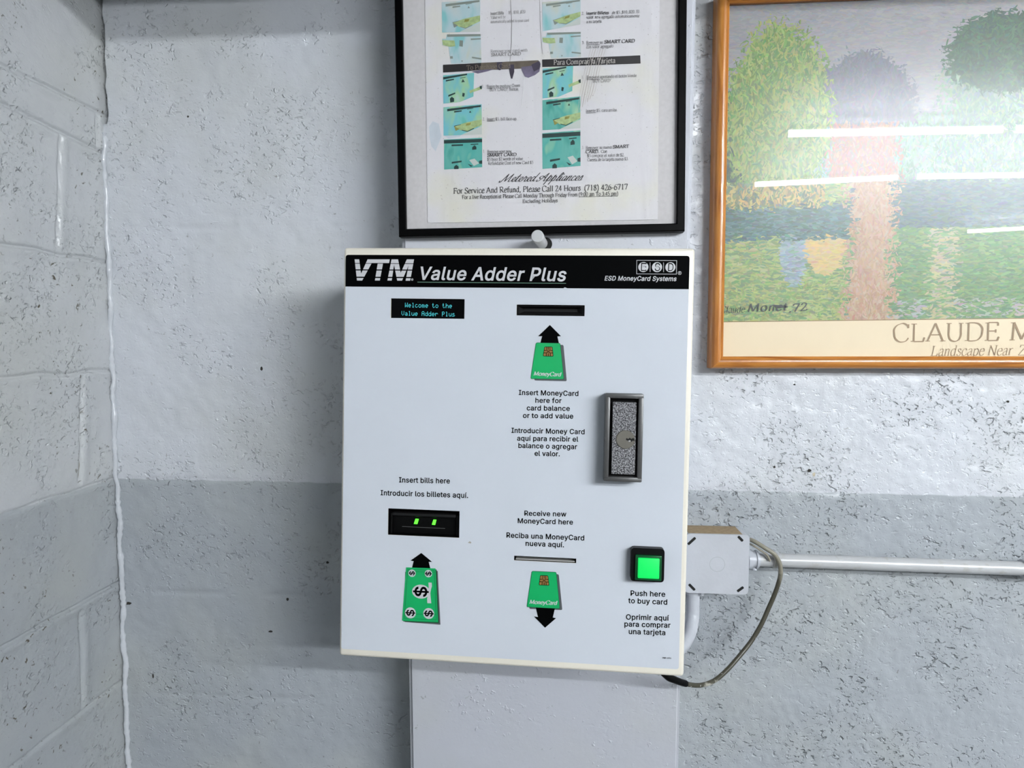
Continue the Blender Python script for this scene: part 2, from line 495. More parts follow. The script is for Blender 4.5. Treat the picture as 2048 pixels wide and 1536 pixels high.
# ---------------------------------------------------------------- lettering
# grotesque capitals and small letters as outlines: char, advance, then closed contours in thousandths
GROTESK = """$447;202,-74 202,583 244,583 244,-74;224,-9 197,-8 172,-4 149,1 128,9 108,19 91,31 76,45 64,60 54,77 46,96 41,115 38,137 104,137 110,110 123,88 142,71 166,59 194,52 224,49 257,52 286,60 311,74 329,92 341,114 346,139 342,161 332,179 316,193 296,205 245,222 184,239 154,249 128,260 105,274 86,289 71,307 60,326 54,348 52,372 58,413 75,448 87,463 102,476 119,488 138,498 158,506 180,511 203,514 227,516 252,514 275,511 296,505 316,498 351,476 377,449 394,415 401,378 337,378 326,412 302,437 286,447 267,453 247,457 225,459 194,456 167,448 145,435 129,418 118,398 115,376 119,352 131,334 148,319 169,308 212,293 264,279 312,264 336,252 359,238 379,220 395,198 405,171 408,139 403,99 386,64 374,48 360,34 343,21 323,11 302,2 278,-4 252,-8|.188;95,-4 78,-1 63,9 53,24 50,41 53,59 63,73 78,83 95,87 113,83 128,73 138,59 141,41 138,24 128,9 113,-1|0453;227,-7 199,-5 174,1 151,11 130,24 111,41 95,62 80,86 69,113 60,144 53,178 49,214 48,254 49,294 53,330 60,364 69,395 81,422 95,447 112,467 130,484 151,498 174,508 200,514 227,516 254,514 279,508 302,498 323,484 342,467 358,447 372,422 384,395 393,364 400,330 404,294 405,254 404,214 400,178 393,144 384,113 373,86 359,62 342,41 323,24 302,11 279,1 254,-5;227,50 261,56 290,74 303,87 313,103 323,122 330,144 336,168 340,194 343,223 344,254 343,285 340,314 336,341 330,365 323,387 313,405 303,422 290,435 261,453 227,460 192,453 163,435 151,422 140,405 131,387 123,365 117,341 113,314 110,285 109,254 110,223 113,194 117,168 123,144 131,122 140,103 151,87 163,74 192,56|1453;76,0 76,55 391,55 391,0;276,509 276,0 212,0 212,448 209,448 86,358 86,427 198,509|4453;40,105 40,158 247,509 311,509 109,166 109,163 413,163 413,105;282,0 282,121 282,146 282,318 343,318 343,0|A480;16,0 201,509 276,509 463,0 395,0 287,302 264,372 232,478 245,478 213,371 191,302 85,0;110,142 110,199 370,199 370,142|C510;267,-7 235,-5 205,1 177,11 150,25 126,42 104,63 86,88 70,115 57,146 48,179 42,215 40,254 42,293 48,329 57,362 70,393 86,421 104,445 126,466 150,484 177,498 205,508 235,514 267,516 305,513 340,504 373,490 402,471 427,447 448,418 463,385 473,348 408,348 401,373 389,395 375,413 357,428 337,440 315,449 292,454 267,456 245,454 223,450 203,443 184,432 166,419 150,403 137,385 125,364 116,340 109,314 105,285 103,254 105,223 109,194 116,168 125,145 137,123 151,105 166,89 184,76 203,66 223,59 245,54 267,53 292,55 315,60 337,69 357,81 375,96 389,114 401,136 408,160 473,160 463,124 448,91 428,62 402,38 373,19 341,5 305,-4|D502;219,0 96,0 96,57 215,57 244,58 272,63 296,70 318,81 337,94 354,110 368,128 379,149 388,172 394,198 398,226 399,255 398,285 394,312 388,337 379,361 368,381 354,399 338,415 320,428 299,438 275,446 249,450 221,452 93,452 93,509 225,509 261,507 294,501 325,492 353,478 377,461 399,441 418,418 433,391 446,361 455,329 460,293 462,255 460,217 455,181 446,149 433,119 417,92 398,68 376,48 351,31 322,17 291,8 256,2;125,509 125,0 60,0 60,509|E419;60,0 60,509 372,509 372,452 125,452 125,286 355,286 355,229 125,229 125,57 375,57 375,0|I300;31,0 31,57 118,57 118,452 31,452 31,509 269,509 269,452 183,452 183,57 269,57 269,0|M628;60,0 60,509 152,509 277,187 287,159 299,123 311,84 322,49 307,49 318,83 330,121 342,158 352,187 476,509 568,509 568,0 504,0 504,291 504,327 505,369 506,413 507,457 513,457 498,409 482,363 467,322 456,291 342,0 286,0 170,291 159,321 145,361 129,408 112,457 119,457 120,416 121,372 122,328 122,291 122,0|O533;267,-7 235,-5 205,1 177,11 150,25 126,42 105,63 86,88 70,115 57,146 48,179 42,215 40,254 42,293 48,329 57,362 70,393 86,421 105,445 126,466 150,484 177,498 205,508 235,514 267,516 299,514 329,508 357,498 384,484 408,466 429,445 448,421 464,393 477,362 486,329 491,293 493,254 491,215 486,179 477,146 464,115 448,88 429,63 408,42 384,25 357,11 329,1 299,-5;267,53 289,54 310,59 330,66 349,76 367,89 383,105 396,123 408,144 418,168 425,194 429,223 430,254 429,286 425,314 418,341 408,365 396,386 383,404 367,420 349,433 330,443 310,450 289,454 267,456 245,454 223,450 203,443 184,433 167,420 151,404 137,385 125,364 116,340 109,314 105,285 103,254 105,223 109,194 116,168 125,144 137,123 151,105 167,89 184,76 203,66 223,59 245,54|P445;60,0 60,509 235,509 263,507 289,503 312,497 332,487 350,476 366,462 379,447 390,430 398,411 404,391 407,370 409,348 407,325 404,304 398,284 390,265 379,248 366,233 350,219 332,207 312,198 289,191 263,187 235,186 109,186 109,242 233,242 269,246 297,256 318,272 333,294 342,319 344,348 342,376 333,402 318,423 297,439 268,449 232,452 125,452 125,0|R449;60,0 60,509 236,509 264,507 290,504 313,497 333,489 367,465 390,433 399,415 405,395 408,374 409,352 408,330 405,309 399,290 390,271 367,240 333,217 312,209 289,203 264,199 236,198 96,198 96,255 234,255 269,258 298,267 319,281 334,300 342,324 345,352 342,380 334,405 319,425 298,440 269,449 233,452 125,452 125,0;353,0 230,229 303,229 428,0|S447;224,-9 197,-8 172,-4 149,1 128,9 108,19 91,31 76,45 64,60 54,77 46,96 41,115 38,137 104,137 110,110 123,88 142,71 166,59 194,52 224,49 257,52 286,60 311,74 329,92 341,114 346,139 342,161 332,179 316,193 296,205 245,222 184,239 154,249 128,260 105,274 86,289 71,307 60,326 54,348 52,372 58,413 75,448 87,463 102,476 119,488 138,498 158,506 180,511 203,514 227,516 252,514 275,511 296,505 316,498 351,476 377,449 394,415 401,378 337,378 326,412 302,437 286,447 267,453 247,457 225,459 194,456 167,448 145,435 129,418 118,398 115,376 119,352 131,334 148,319 169,308 212,293 264,279 312,264 336,252 359,238 379,220 395,198 405,171 408,139 403,99 386,64 374,48 360,34 343,21 323,11 302,2 278,-4 252,-8|V480;204,0 16,509 84,509 192,206 215,137 248,31 235,31 267,138 290,206 395,509 463,509 278,0|a389;160,-9 126,-5 94,5 68,22 48,45 35,73 30,108 34,138 43,161 58,179 78,193 100,203 125,211 178,220 234,227 252,230 265,235 273,243 276,255 276,257 273,279 267,297 256,311 240,322 220,329 196,331 171,329 149,322 132,313 118,301 107,288 100,274 41,291 57,322 79,346 104,364 133,375 163,382 194,384 239,379 263,372 286,360 306,343 322,320 333,290 337,251 337,0 277,0 277,52 272,52 252,25 236,12 215,1 190,-6;170,45 202,49 228,59 248,74 263,93 272,115 276,138 276,190 259,182 231,176 200,171 175,168 134,159 117,150 103,139 95,124 92,105 94,87 102,72 114,61 130,52 149,47|b424;229,-8 198,-5 172,4 153,17 138,31 118,59 112,59 112,0 53,0 53,509 114,509 114,319 118,319 137,346 152,360 171,373 197,381 229,384 252,383 274,378 294,371 313,361 330,347 345,332 359,313 370,293 379,270 385,245 389,218 390,189 389,160 385,133 379,108 370,84 359,64 346,45 330,29 313,16 294,5 274,-2 252,-7;220,47 253,51 279,66 301,88 316,117 325,151 328,189 325,227 316,261 301,290 280,311 253,325 220,330 188,325 161,312 140,291 125,263 116,229 113,189 116,150 125,115 140,86 162,65 188,51|c396;207,-8 182,-7 159,-2 137,6 117,16 98,30 82,46 68,64 56,85 46,108 40,133 36,159 34,187 36,216 40,243 46,268 56,291 68,312 82,330 98,346 117,360 137,371 159,378 182,383 207,384 234,383 260,377 284,368 305,356 324,341 340,322 353,301 362,277 303,262 290,289 270,311 242,325 207,330 173,325 145,310 124,287 108,258 99,224 96,187 99,151 108,117 124,89 145,66 173,51 207,46 243,52 271,66 292,89 304,117 363,102 354,78 341,56 325,37 306,21 285,9 261,-1 235,-6|d424;195,-8 172,-7 151,-2 130,5 111,16 94,29 79,45 66,64 55,84 46,108 39,133 35,160 34,189 35,218 39,245 46,270 55,293 66,313 79,332 95,347 112,361 131,371 151,378 173,383 196,384 228,381 253,373 272,360 287,346 306,319 311,319 311,509 372,509 372,0 313,0 313,59 307,59 287,31 272,17 252,4 227,-5;205,47 236,51 263,65 284,86 299,115 309,150 312,189 309,229 300,263 284,291 263,312 237,325 205,330 172,325 145,311 124,290 108,261 99,227 96,189 99,151 109,117 124,88 145,66 172,51|e404;212,-8 185,-7 161,-2 138,6 117,16 98,30 82,46 68,64 56,85 46,108 40,132 35,159 34,187 35,215 39,242 46,267 55,290 67,311 81,329 97,346 115,359 135,370 157,378 180,383 205,384 236,382 266,374 294,361 319,341 341,315 357,282 363,263 368,242 370,219 371,194 371,169 75,169 75,221 338,221 310,202 307,237 298,269 283,294 263,314 237,326 205,330 173,326 146,313 125,294 109,270 99,241 96,211 96,178 100,139 110,106 128,80 151,61 179,50 212,46 234,48 254,53 271,61 285,73 297,88 306,105 365,91 353,63 335,39 311,19 283,4 249,-5|f254;228,379 228,327 6,327 6,379;81,0 81,432 84,461 96,486 113,505 135,519 161,527 187,530 222,527 243,521 227,468 215,472 195,474 171,470 154,460 145,443 142,419 142,0|g425;207,-151 168,-148 134,-140 105,-127 82,-110 64,-91 51,-69 101,-41 122,-66 136,-78 154,-88 178,-95 207,-97 249,-92 282,-75 304,-47 311,-6 311,68 306,68 287,41 272,28 252,16 227,8 195,5 173,6 152,10 132,17 113,27 95,39 80,53 67,71 55,90 46,112 39,136 35,163 34,191 35,220 39,246 46,271 55,293 66,314 80,332 95,347 112,361 131,371 152,378 173,383 196,384 228,382 253,373 273,360 288,346 308,319 313,319 313,379 372,379 372,-9 371,-32 367,-54 360,-73 350,-90 324,-117 291,-136 271,-142 251,-147 229,-150;205,59 237,63 264,75 285,95 300,121 309,154 312,193 309,231 300,264 285,291 264,312 237,325 205,330 172,325 145,312 124,290 109,262 99,229 96,193 99,155 109,123 124,96 145,76 172,63|h410;114,227 114,0 53,0 53,509 114,509 114,287 102,287 112,312 124,332 137,349 152,362 187,379 227,384 264,380 295,369 321,349 341,321 348,304 353,285 356,264 357,240 357,0 296,0 296,235 290,275 273,304 246,323 210,329 184,326 161,317 141,303 126,283 117,257|i167;53,0 53,379 114,379 114,0;84,443 67,446 54,455 44,468 41,483 44,499 54,512 67,521 84,524 100,521 114,512 123,499 126,483 123,468 114,455 100,446|j167;53,379 114,379 114,-30 111,-63 102,-90 86,-113 65,-129 37,-139 4,-143 -10,-143 -10,-87 2,-87 25,-83 40,-72 50,-54 53,-29;83,443 67,446 53,455 44,468 41,483 44,499 53,512 67,521 83,524 100,521 114,512 123,499 126,483 123,468 114,455 100,446|l189;139,-2 101,3 74,20 58,47 53,84 53,509 114,509 114,99 115,77 120,62 130,54 146,52 160,53 170,54 181,3 162,-1|m610;53,0 53,379 112,379 112,295 108,295 118,323 132,346 151,363 172,376 195,384 219,386 257,380 287,361 309,331 321,295 312,295 322,321 337,343 357,361 381,375 407,383 437,386 468,383 497,372 522,354 541,328 553,296 557,255 557,0 496,0 496,254 490,289 473,313 447,326 419,330 395,328 374,320 358,307 345,290 338,270 335,247 335,0 274,0 274,260 269,288 253,311 229,326 199,330 178,328 158,320 140,307 126,289 117,266 114,238 114,0|n410;114,227 114,0 53,0 53,379 112,379 112,287 102,287 112,312 124,332 137,349 152,362 187,379 227,384 264,380 295,369 321,349 341,321 348,304 353,285 356,264 357,240 357,0 296,0 296,235 290,275 273,304 246,323 210,329 184,326 161,317 141,303 126,283 117,257|o415;207,-8 182,-7 159,-2 137,6 117,16 98,30 82,46 68,64 56,85 46,108 40,133 36,159 34,187 36,216 40,243 46,268 56,291 68,312 82,330 98,346 117,360 137,371 159,378 182,383 207,384 233,383 256,378 278,371 299,360 317,346 333,330 347,312 359,291 369,268 376,243 380,216 381,187 380,159 376,133 369,108 359,85 347,64 333,46 317,30 299,16 278,6 256,-2 233,-7;207,46 242,51 270,66 292,89 307,117 316,151 319,187 316,224 307,258 292,287 270,310 242,325 207,330 173,325 145,310 124,287 108,258 99,224 96,187 99,151 108,117 124,89 145,66 173,51|p424;53,-143 53,379 112,379 112,319 118,319 137,346 152,360 171,373 197,381 229,384 252,383 274,378 294,371 313,361 330,347 345,332 359,313 370,293 379,270 385,245 389,218 390,189 389,160 385,133 379,108 370,84 359,64 346,45 330,29 313,16 294,5 274,-2 252,-7 229,-8 198,-5 173,4 153,17 138,31 118,59 114,59 114,-143;220,47 253,51 279,66 301,88 316,117 325,151 328,189 325,227 316,261 301,290 280,311 253,325 220,330 188,325 161,312 140,291 125,263 116,229 113,189 116,150 125,115 140,86 162,65 188,51|q424;372,-143 311,-143 311,59 306,59 287,31 272,17 252,4 227,-5 195,-8 172,-7 151,-2 130,5 111,16 94,29 79,45 66,64 55,84 46,108 39,133 35,160 34,189 35,218 39,245 46,270 55,293 66,313 79,332 95,347 112,361 131,371 151,378 173,383 196,384 228,381 253,373 272,360 287,346 307,319 313,319 313,379 372,379;205,47 236,51 263,65 284,86 299,115 309,150 312,189 309,229 300,263 284,291 263,312 237,325 205,330 172,325 145,311 124,290 108,261 99,227 96,189 99,151 109,117 124,88 145,66 172,51|r259;53,0 53,379 112,379 112,321 115,321 130,347 152,367 181,380 213,385 229,384 243,384 243,322 230,324 207,326 182,323 159,315 140,301 126,284 117,262 114,237 114,0|s365;182,-8 145,-5 112,3 84,18 62,38 45,63 36,94 94,107 105,79 124,60 150,49 181,45 217,50 244,62 262,81 268,103 265,121 254,136 237,147 212,155 149,170 125,177 104,186 87,196 72,208 53,237 47,274 51,305 65,332 87,354 115,370 149,381 187,384 223,381 254,372 279,358 299,339 314,316 324,290 268,277 258,298 243,316 219,328 187,333 156,329 131,317 114,299 109,277 112,258 124,243 144,232 172,223 229,209 254,202 275,194 292,183 306,171 325,142 331,107 326,75 312,47 290,24 260,6 223,-5|t227;204,379 204,327 6,327 6,379;65,471 126,471 126,98 128,76 136,61 150,53 170,50 185,51 202,54 213,2 192,-3 168,-4 145,-3 125,2 107,10 92,21 72,52 65,93|u410;182,-5 146,-1 115,11 89,31 69,59 62,76 57,95 54,116 53,139 53,379 114,379 114,144 119,105 137,75 164,56 200,50 226,53 249,62 268,77 283,97 293,122 296,153 296,379 357,379 357,0 298,0 298,92 307,92 297,67 286,47 272,30 257,17 222,0|v389;163,0 17,379 84,379 165,155 187,87 206,21 184,21 203,87 224,155 305,379 371,379 226,0|w567;138,0 23,379 87,379 133,214 154,137 175,41 165,41 186,135 206,214 252,379 316,379 362,214 382,136 402,41 391,41 413,135 434,214 480,379 545,379 429,0 368,0 319,172 305,225 291,280 277,338 291,338 277,280 263,225 248,172 199,0|y389;47,-139 61,-86 71,-87 88,-90 104,-89 118,-84 130,-74 141,-58 151,-36 163,-1 17,379 84,379 165,155 187,87 206,21 184,21 202,87 224,155 305,379 371,379 204,-58 191,-85 177,-107 159,-124 139,-136 117,-143 91,-145 65,-143|í167;53,0 53,379 114,379 114,0;57,429 104,529 173,529 107,429| 188"""
GK = {}
for _e in GROTESK.split('|'):
    _h = _e.split(';')
    GK[_h[0][0]] = (int(_h[0][1:]) / 1000.0, [[tuple(int(q) / 1000.0 for q in p.split(',')) for p in c.split()] for c in _h[1:]])
GK_CAP = max(p[1] for c in GK['I'][1] for p in c)


def fill_outlines(jobs):
    """Fills sets of closed contours (holes by nesting), widened by an offset; returns vertices and faces for each."""
    tmp = []
    for contours, off in jobs:
        cu = bpy.data.curves.new('outline', 'CURVE')
        cu.dimensions = '2D'
        cu.fill_mode = 'FRONT'
        cu.offset = off
        for c in contours:
            sp = cu.splines.new('POLY')
            sp.points.add(len(c) - 1)
            sp.points.foreach_set('co', [x for p in c for x in (p[0], p[1], 0.0, 1.0)])
            sp.use_cyclic_u = True
        o = bpy.data.objects.new('outline', cu)
        COL.objects.link(o)
        tmp.append(o)
    dg = bpy.context.evaluated_depsgraph_get()
    dg.update()
    res = []
    for o in tmp:
        ev = o.evaluated_get(dg)
        me = ev.to_mesh()
        res.append(([(v.co.x, v.co.y) for v in me.vertices], [tuple(p.vertices) for p in me.polygons]))
        ev.to_mesh_clear()
    for o in tmp:
        cu = o.data
        bpy.data.objects.remove(o)
        bpy.data.curves.remove(cu)
    return res


def heavier(contours, w):
    """Strips of half width w along every contour edge, to thicken the letters."""
    V, Fc = [], []
    areas = [sum(c[i][0] * c[(i + 1) % len(c)][1] - c[(i + 1) % len(c)][0] * c[i][1] for i in range(len(c))) for c in contours]
    side = -1.0 if max(areas, key=abs) > 0 else 1.0
    for c in contours:
        n = len(c)
        E = []
        for i in range(n):
            d = Vector(c[(i + 1) % n]) - Vector(c[i])
            E.append(d.normalized() if d.length > 1e-6 else None)
        for i in range(n):
            if E[i] is None:
                E[i] = E[i - 1] or E[(i + 1) % n]
        off = []
        for i in range(n):                                  # mitred offset of every corner
            n0, n1 = Vector((-E[i - 1].y, E[i - 1].x)) * side, Vector((-E[i].y, E[i].x)) * side
            m = n0 + n1
            off.append(Vector(c[i]) + (m * (2 * w / max(m.length_squared, 1.2))))
        k = len(V)
        V += [tuple(q) for q in c] + [tuple(q) for q in off]
        Fc += [(k + i, k + (i + 1) % n, k + n + (i + 1) % n, k + n + i) for i in range(n)]
    return V, Fc


def self_overlap(c, res=0.003):
    """Strips that fill the places where an outline crosses over itself."""
    xs = np.arange(min(p[0] for p in c), max(p[0] for p in c), res) + res / 2
    ys = np.arange(min(p[1] for p in c), max(p[1] for p in c), res) + res / 2
    X, Y = np.meshgrid(xs, ys)
    W = np.zeros(X.shape, int)
    for i in range(len(c)):
        (x0, y0), (x1, y1) = c[i], c[(i + 1) % len(c)]
        if y0 == y1:
            continue
        hit = (x0 + (Y - y0) * (x1 - x0) / (y1 - y0)) > X
        W += ((y0 <= Y) & (Y < y1) & hit).astype(int) - ((y1 <= Y) & (Y < y0) & hit).astype(int)
    V, Fc = [], []
    for r in range(len(ys)):
        on = np.concatenate([[0], (np.abs(W[r]) >= 2).astype(int), [0]])
        for s, e in zip(np.where(np.diff(on) == 1)[0], np.where(np.diff(on) == -1)[0]):
            xa, xb, ya = xs[s] - res * .7, xs[e - 1] + res * .7, ys[r]
            k = len(V)
            V += [(xa, ya - res / 2), (xb, ya - res / 2), (xb, ya + res / 2), (xa, ya + res / 2)]
            Fc.append((k, k + 1, k + 2, k + 3))
    return V, Fc


GLYPH = {}
_jobs, _own = [], []
for ch in GK:
    cs = GK[ch][1]
    ar = [sum(c[i][0] * c[(i + 1) % len(c)][1] - c[(i + 1) % len(c)][0] * c[i][1] for i in range(len(c))) for c in cs]
    holed = bool(ar) and min(ar) < 0 < max(ar)
    for k, part in enumerate([cs] if holed else [[c] for c in cs]):      # overlapping pieces are filled one by one
        _jobs.append((part, 0.0))
        _own.append((ch, k, part))
for (ch, k, part), (vs, fs) in zip(_own, fill_outlines(_jobs)):
    dv = -0.00003 * k                                                     # keep overlapping pieces a hair apart
    for wgt in (0.014, 0.019):
        g = GLYPH.setdefault((ch, wgt), ([], []))
        for v2, f2 in ((vs, fs), heavier(part, wgt * 0.85), self_overlap(part[0])):
            n0 = len(g[0])
            g[0].extend((q[0], q[1], dv) for q in v2)
            g[1].extend(tuple(n0 + i for i in f) for f in f2)


def set_line(mb, glyphs, fr, p0, p1, cap, cap_h, v, mat_i, slant=0.0):
    """glyphs: (x offset, verts, faces). Fits the ink between two photo points on a face."""
    xs = [x + q[0] + slant * q[1] for x, vs, fs in glyphs for q in vs]
    x0, x1 = min(xs), max(xs)
    a, b = Vector(fr.px(p0[0], p0[1], v)), Vector(fr.px(p1[0], p1[1], v))
    e = (b - a)
    up = Vector((-e.y, e.x)).normalized()
    mid = ((p0[0] + p1[0]) / 2, (p0[1] + p1[1]) / 2)
    t = (Vector(fr.px(mid[0], mid[1] - cap, v)) - Vector(fr.px(mid[0], mid[1], v))).length
    for x, vs, fs in glyphs:
        out = []
        for q in vs:
            c = a + e * ((x + q[0] + slant * q[1] - x0) / (x1 - x0)) + up * (q[1] * t / cap_h)
            out.append((c.x, v + (q[2] if len(q) > 2 else 0.0), c.y))
        mb.add(out, fs, mat_i)


def sans(mb, s, fr, p0, p1, cap, v=-0.0004, mat_i=0, bold=0.019, slant=0.0):
    x, g = 0.0, []
    for ch in s:
        if ch == '\u00ae':
            continue
        if ch != ' ':
            g.append((x,) + GLYPH[(ch, bold)])
        x += GK[ch][0] + (0.02 if bold > 0.015 else 0.012)
    set_line(mb, g, fr, p0, p1, cap, GK_CAP, v, mat_i, slant)


# book-face letters drawn with a pen: l = straight strokes, c = curved strokes, s = serif bar (x, y, half width), d = dot
SERIF_SRC = """
A 70 l 4 0 34 66/l 34 66 64 0/l 16 24 51 24/s 5 0 9/s 63 0 10
B 62 l 14 0 14 66/c 14 66 36 66 48 58 48 46 36 36 14 35/c 14 35 40 35 54 26 53 10 40 1 14 0/s 10 0 8/s 10 66 8
C 66 c 60 50 56 60 44 67 34 67 16 60 6 46 6 32 10 14 24 1 38 -1 52 3 61 14/l 60 50 60 64
D 72 l 14 0 14 66/c 14 66 34 66 52 62 65 48 66 33 62 16 48 3 32 0 14 0/s 10 0 9/s 10 66 9
E 60 l 14 0 14 66/l 14 66 50 66/l 50 66 51 54/l 14 35 42 35/l 42 41 42 29/l 14 0 50 0/l 50 0 55 14/s 10 0 8/s 10 66 8
F 56 l 14 0 14 66/l 14 66 50 66/l 50 66 51 54/l 14 35 42 35/l 42 41 42 29/s 14 0 11/s 10 66 8
G 72 c 61 50 54 62 44 67 34 67 16 60 6 46 6 32 10 14 24 1 38 -1 52 2 60 8/l 60 8 60 28/s 60 28 10/l 61 50 61 64
H 72 l 14 0 14 66/l 58 0 58 66/l 14 34 58 34/s 14 0 10/s 14 66 10/s 58 0 10/s 58 66 10
I 33 l 16 0 16 66/s 16 0 11/s 16 66 11
L 60 l 14 0 14 66/l 14 0 50 0/l 50 0 55 15/s 14 66 11/s 10 0 8
M 88 l 12 0 16 66/l 16 66 43 4/l 43 4 70 66/l 70 66 76 0/s 11 0 9/s 12 66 8/s 75 66 8/s 76 0 11
N 72 l 13 0 13 66/l 13 66 60 0/l 60 0 60 66/s 13 0 10/s 9 66 8/s 60 66 10
O 74 c 36 67 18 61 7 46 6 33 8 18 20 3 37 -1 54 4 66 18 67 34 64 50 52 64 36 67
P 56 l 14 0 14 66/c 14 66 36 66 50 58 50 49 46 36 32 31 14 32/s 14 0 11/s 10 66 8
R 66 l 14 0 14 66/c 14 66 36 66 50 58 50 49 46 36 32 33 14 34/l 30 33 58 0/s 14 0 11/s 10 66 8/s 60 0 7
S 52 c 46 52 42 62 32 67 22 66 11 58 11 48 20 39 36 31 46 22 46 12 38 2 26 -1 14 2 7 14/l 46 52 46 64/l 7 14 7 0
T 61 l 30 0 30 66/l 5 66 56 66/l 5 66 4 52/l 56 66 57 52/s 30 0 11
U 72 c 13 66 13 40 13 20 20 5 36 -1 52 5 59 20 59 40 59 66/s 13 66 10/s 59 66 9
V 70 l 6 66 34 0/l 34 0 63 66/s 6 66 10/s 63 66 9
Y 70 l 6 66 34 32/l 34 32 63 66/l 34 32 34 0/s 6 66 9/s 63 66 9/s 34 0 11
Z 61 l 8 66 54 66/l 54 66 6 0/l 6 0 54 0/l 8 66 6 52/l 54 0 57 14
a 44 c 9 36 14 44 24 46 32 42 34 32 34 8 38 1 43 3/c 34 28 20 24 9 18 7 9 13 0 22 0 34 10
b 50 l 13 0 13 68/c 13 34 22 45 32 45 43 36 44 22 38 5 26 -1 13 6/s 9 68 6
c 44 c 38 35 32 44 24 46 12 40 6 24 10 8 22 -1 32 2 40 11
d 50 l 38 68 38 0/c 38 36 28 46 16 43 6 30 6 18 12 3 22 -1 38 10/s 34 68 6/s 41 0 5
e 44 l 7 27 39 27/c 39 27 38 38 31 45 24 46 12 40 6 24 10 8 22 -1 32 2 40 11
f 33 c 38 62 33 68 24 66 17 56 17 45 17 0/l 4 44 32 44/s 17 0 10
g 50 c 22 46 10 41 8 31 14 20 24 18 36 24 38 34 32 44 22 46/c 16 20 9 14 13 8 32 4 44 -2 44 -12 32 -20 16 -20 5 -14 8 -4 16 2/l 34 43 46 43
h 50 l 12 0 12 68/c 12 32 22 44 31 45 38 38 38 28 38 0/s 12 0 9/s 8 68 6/s 38 0 9
i 28 l 14 0 14 45/s 14 0 9/s 10 45 6/d 14 61
j 28 c 15 45 15 0 14 -14 8 -20 2 -17/s 11 45 6/d 15 61
k 50 l 12 0 12 68/l 34 45 13 22/l 20 28 40 0/s 12 0 9/s 8 68 6/s 34 45 8/s 41 0 8
l 28 l 14 0 14 68/s 14 0 9/s 10 68 6
m 78 l 12 0 12 45/c 12 32 22 44 30 45 37 38 37 28 37 0/c 37 32 47 44 56 45 63 38 63 28 63 0/s 12 0 9/s 8 45 6/s 37 0 8/s 63 0 9
n 50 l 12 0 12 45/c 12 32 22 44 31 45 38 38 38 28 38 0/s 12 0 9/s 8 45 6/s 38 0 9
o 50 c 25 46 12 41 6 23 12 5 25 -1 38 5 44 22 38 41 25 46
p 50 l 12 -21 12 45/c 12 34 22 45 32 45 43 36 44 22 38 5 26 -1 12 6/s 12 -21 9/s 8 45 6
r 36 l 12 0 12 45/c 12 30 18 40 26 46 33 43/s 12 0 9/s 8 45 6
s 39 c 32 35 28 44 20 46 11 42 10 34 18 27 29 21 33 13 28 2 18 -1 10 2 6 12
t 30 c 14 58 14 12 18 1 29 4/l 4 44 27 44
u 50 c 12 45 12 14 16 2 24 0 32 4 38 12/l 38 45 38 0/s 8 45 6/s 34 45 6/s 42 0 5
v 48 l 6 45 24 0/l 24 0 42 45/s 7 45 8/s 41 45 7
w 70 l 5 45 20 0/l 20 0 35 42/l 35 42 50 0/l 50 0 65 45/s 6 45 8/s 64 45 7/s 35 44 6
x 48 l 6 45 40 0/l 40 45 6 0/s 7 45 7/s 40 45 7/s 6 0 7/s 41 0 7
y 48 l 6 45 25 2/c 43 45 25 2 18 -14 12 -20 5 -19/s 7 45 8/s 41 45 7
z 44 l 6 44 37 44/l 37 44 5 0/l 5 0 38 0/l 6 44 5 36/l 38 0 39 9
0 50 c 25 66 12 58 7 33 12 8 25 -1 38 8 43 33 38 58 25 66
1 50 l 26 0 26 66/l 26 66 14 58/s 26 0 12
2 50 c 8 50 14 63 25 66 37 60 38 46 28 28 6 0/l 6 0 44 0/l 44 0 46 10
3 50 c 9 54 16 64 26 66 37 58 36 46 22 36/c 22 36 38 32 41 16 32 2 18 -1 7 4
4 50 l 33 0 33 66/l 33 66 4 20/l 4 20 47 20
5 50 l 42 66 16 66/l 16 66 12 40/c 12 40 28 40 40 28 38 12 26 0 8 2
6 50 c 42 65 24 58 10 40 8 18 18 1 30 0 42 12 41 28 28 40 10 30
7 50 l 6 66 44 66/l 44 66 18 0/l 6 66 5 54
8 50 c 25 66 12 58 13 46 25 38 38 24 36 6 25 -1 12 6 11 22 25 36 36 48 36 60 25 66
9 50 c 8 0 26 8 39 26 42 46 32 65 20 66 8 54 10 38 22 28 40 38
( 34 c 28 70 14 48 12 26 14 4 28 -18
) 34 c 6 70 20 48 22 26 20 4 6 -18
$ 50 c 42 50 36 60 26 63 16 60 9 50 14 40 28 33 41 24 42 14 34 3 24 0 14 3 7 14/l 25 70 25 -6
. 25 d 12 4
, 25 d 12 4/l 14 4 8 -10
: 25 d 12 4/d 12 40
- 33 l 5 23 28 23
" 40 l 14 68 11 52/l 28 68 25 52
"""
ACCENT = {'\u00e1': ('a', 24), '\u00ed': ('i', 16), '\u00f3': ('o', 25)}
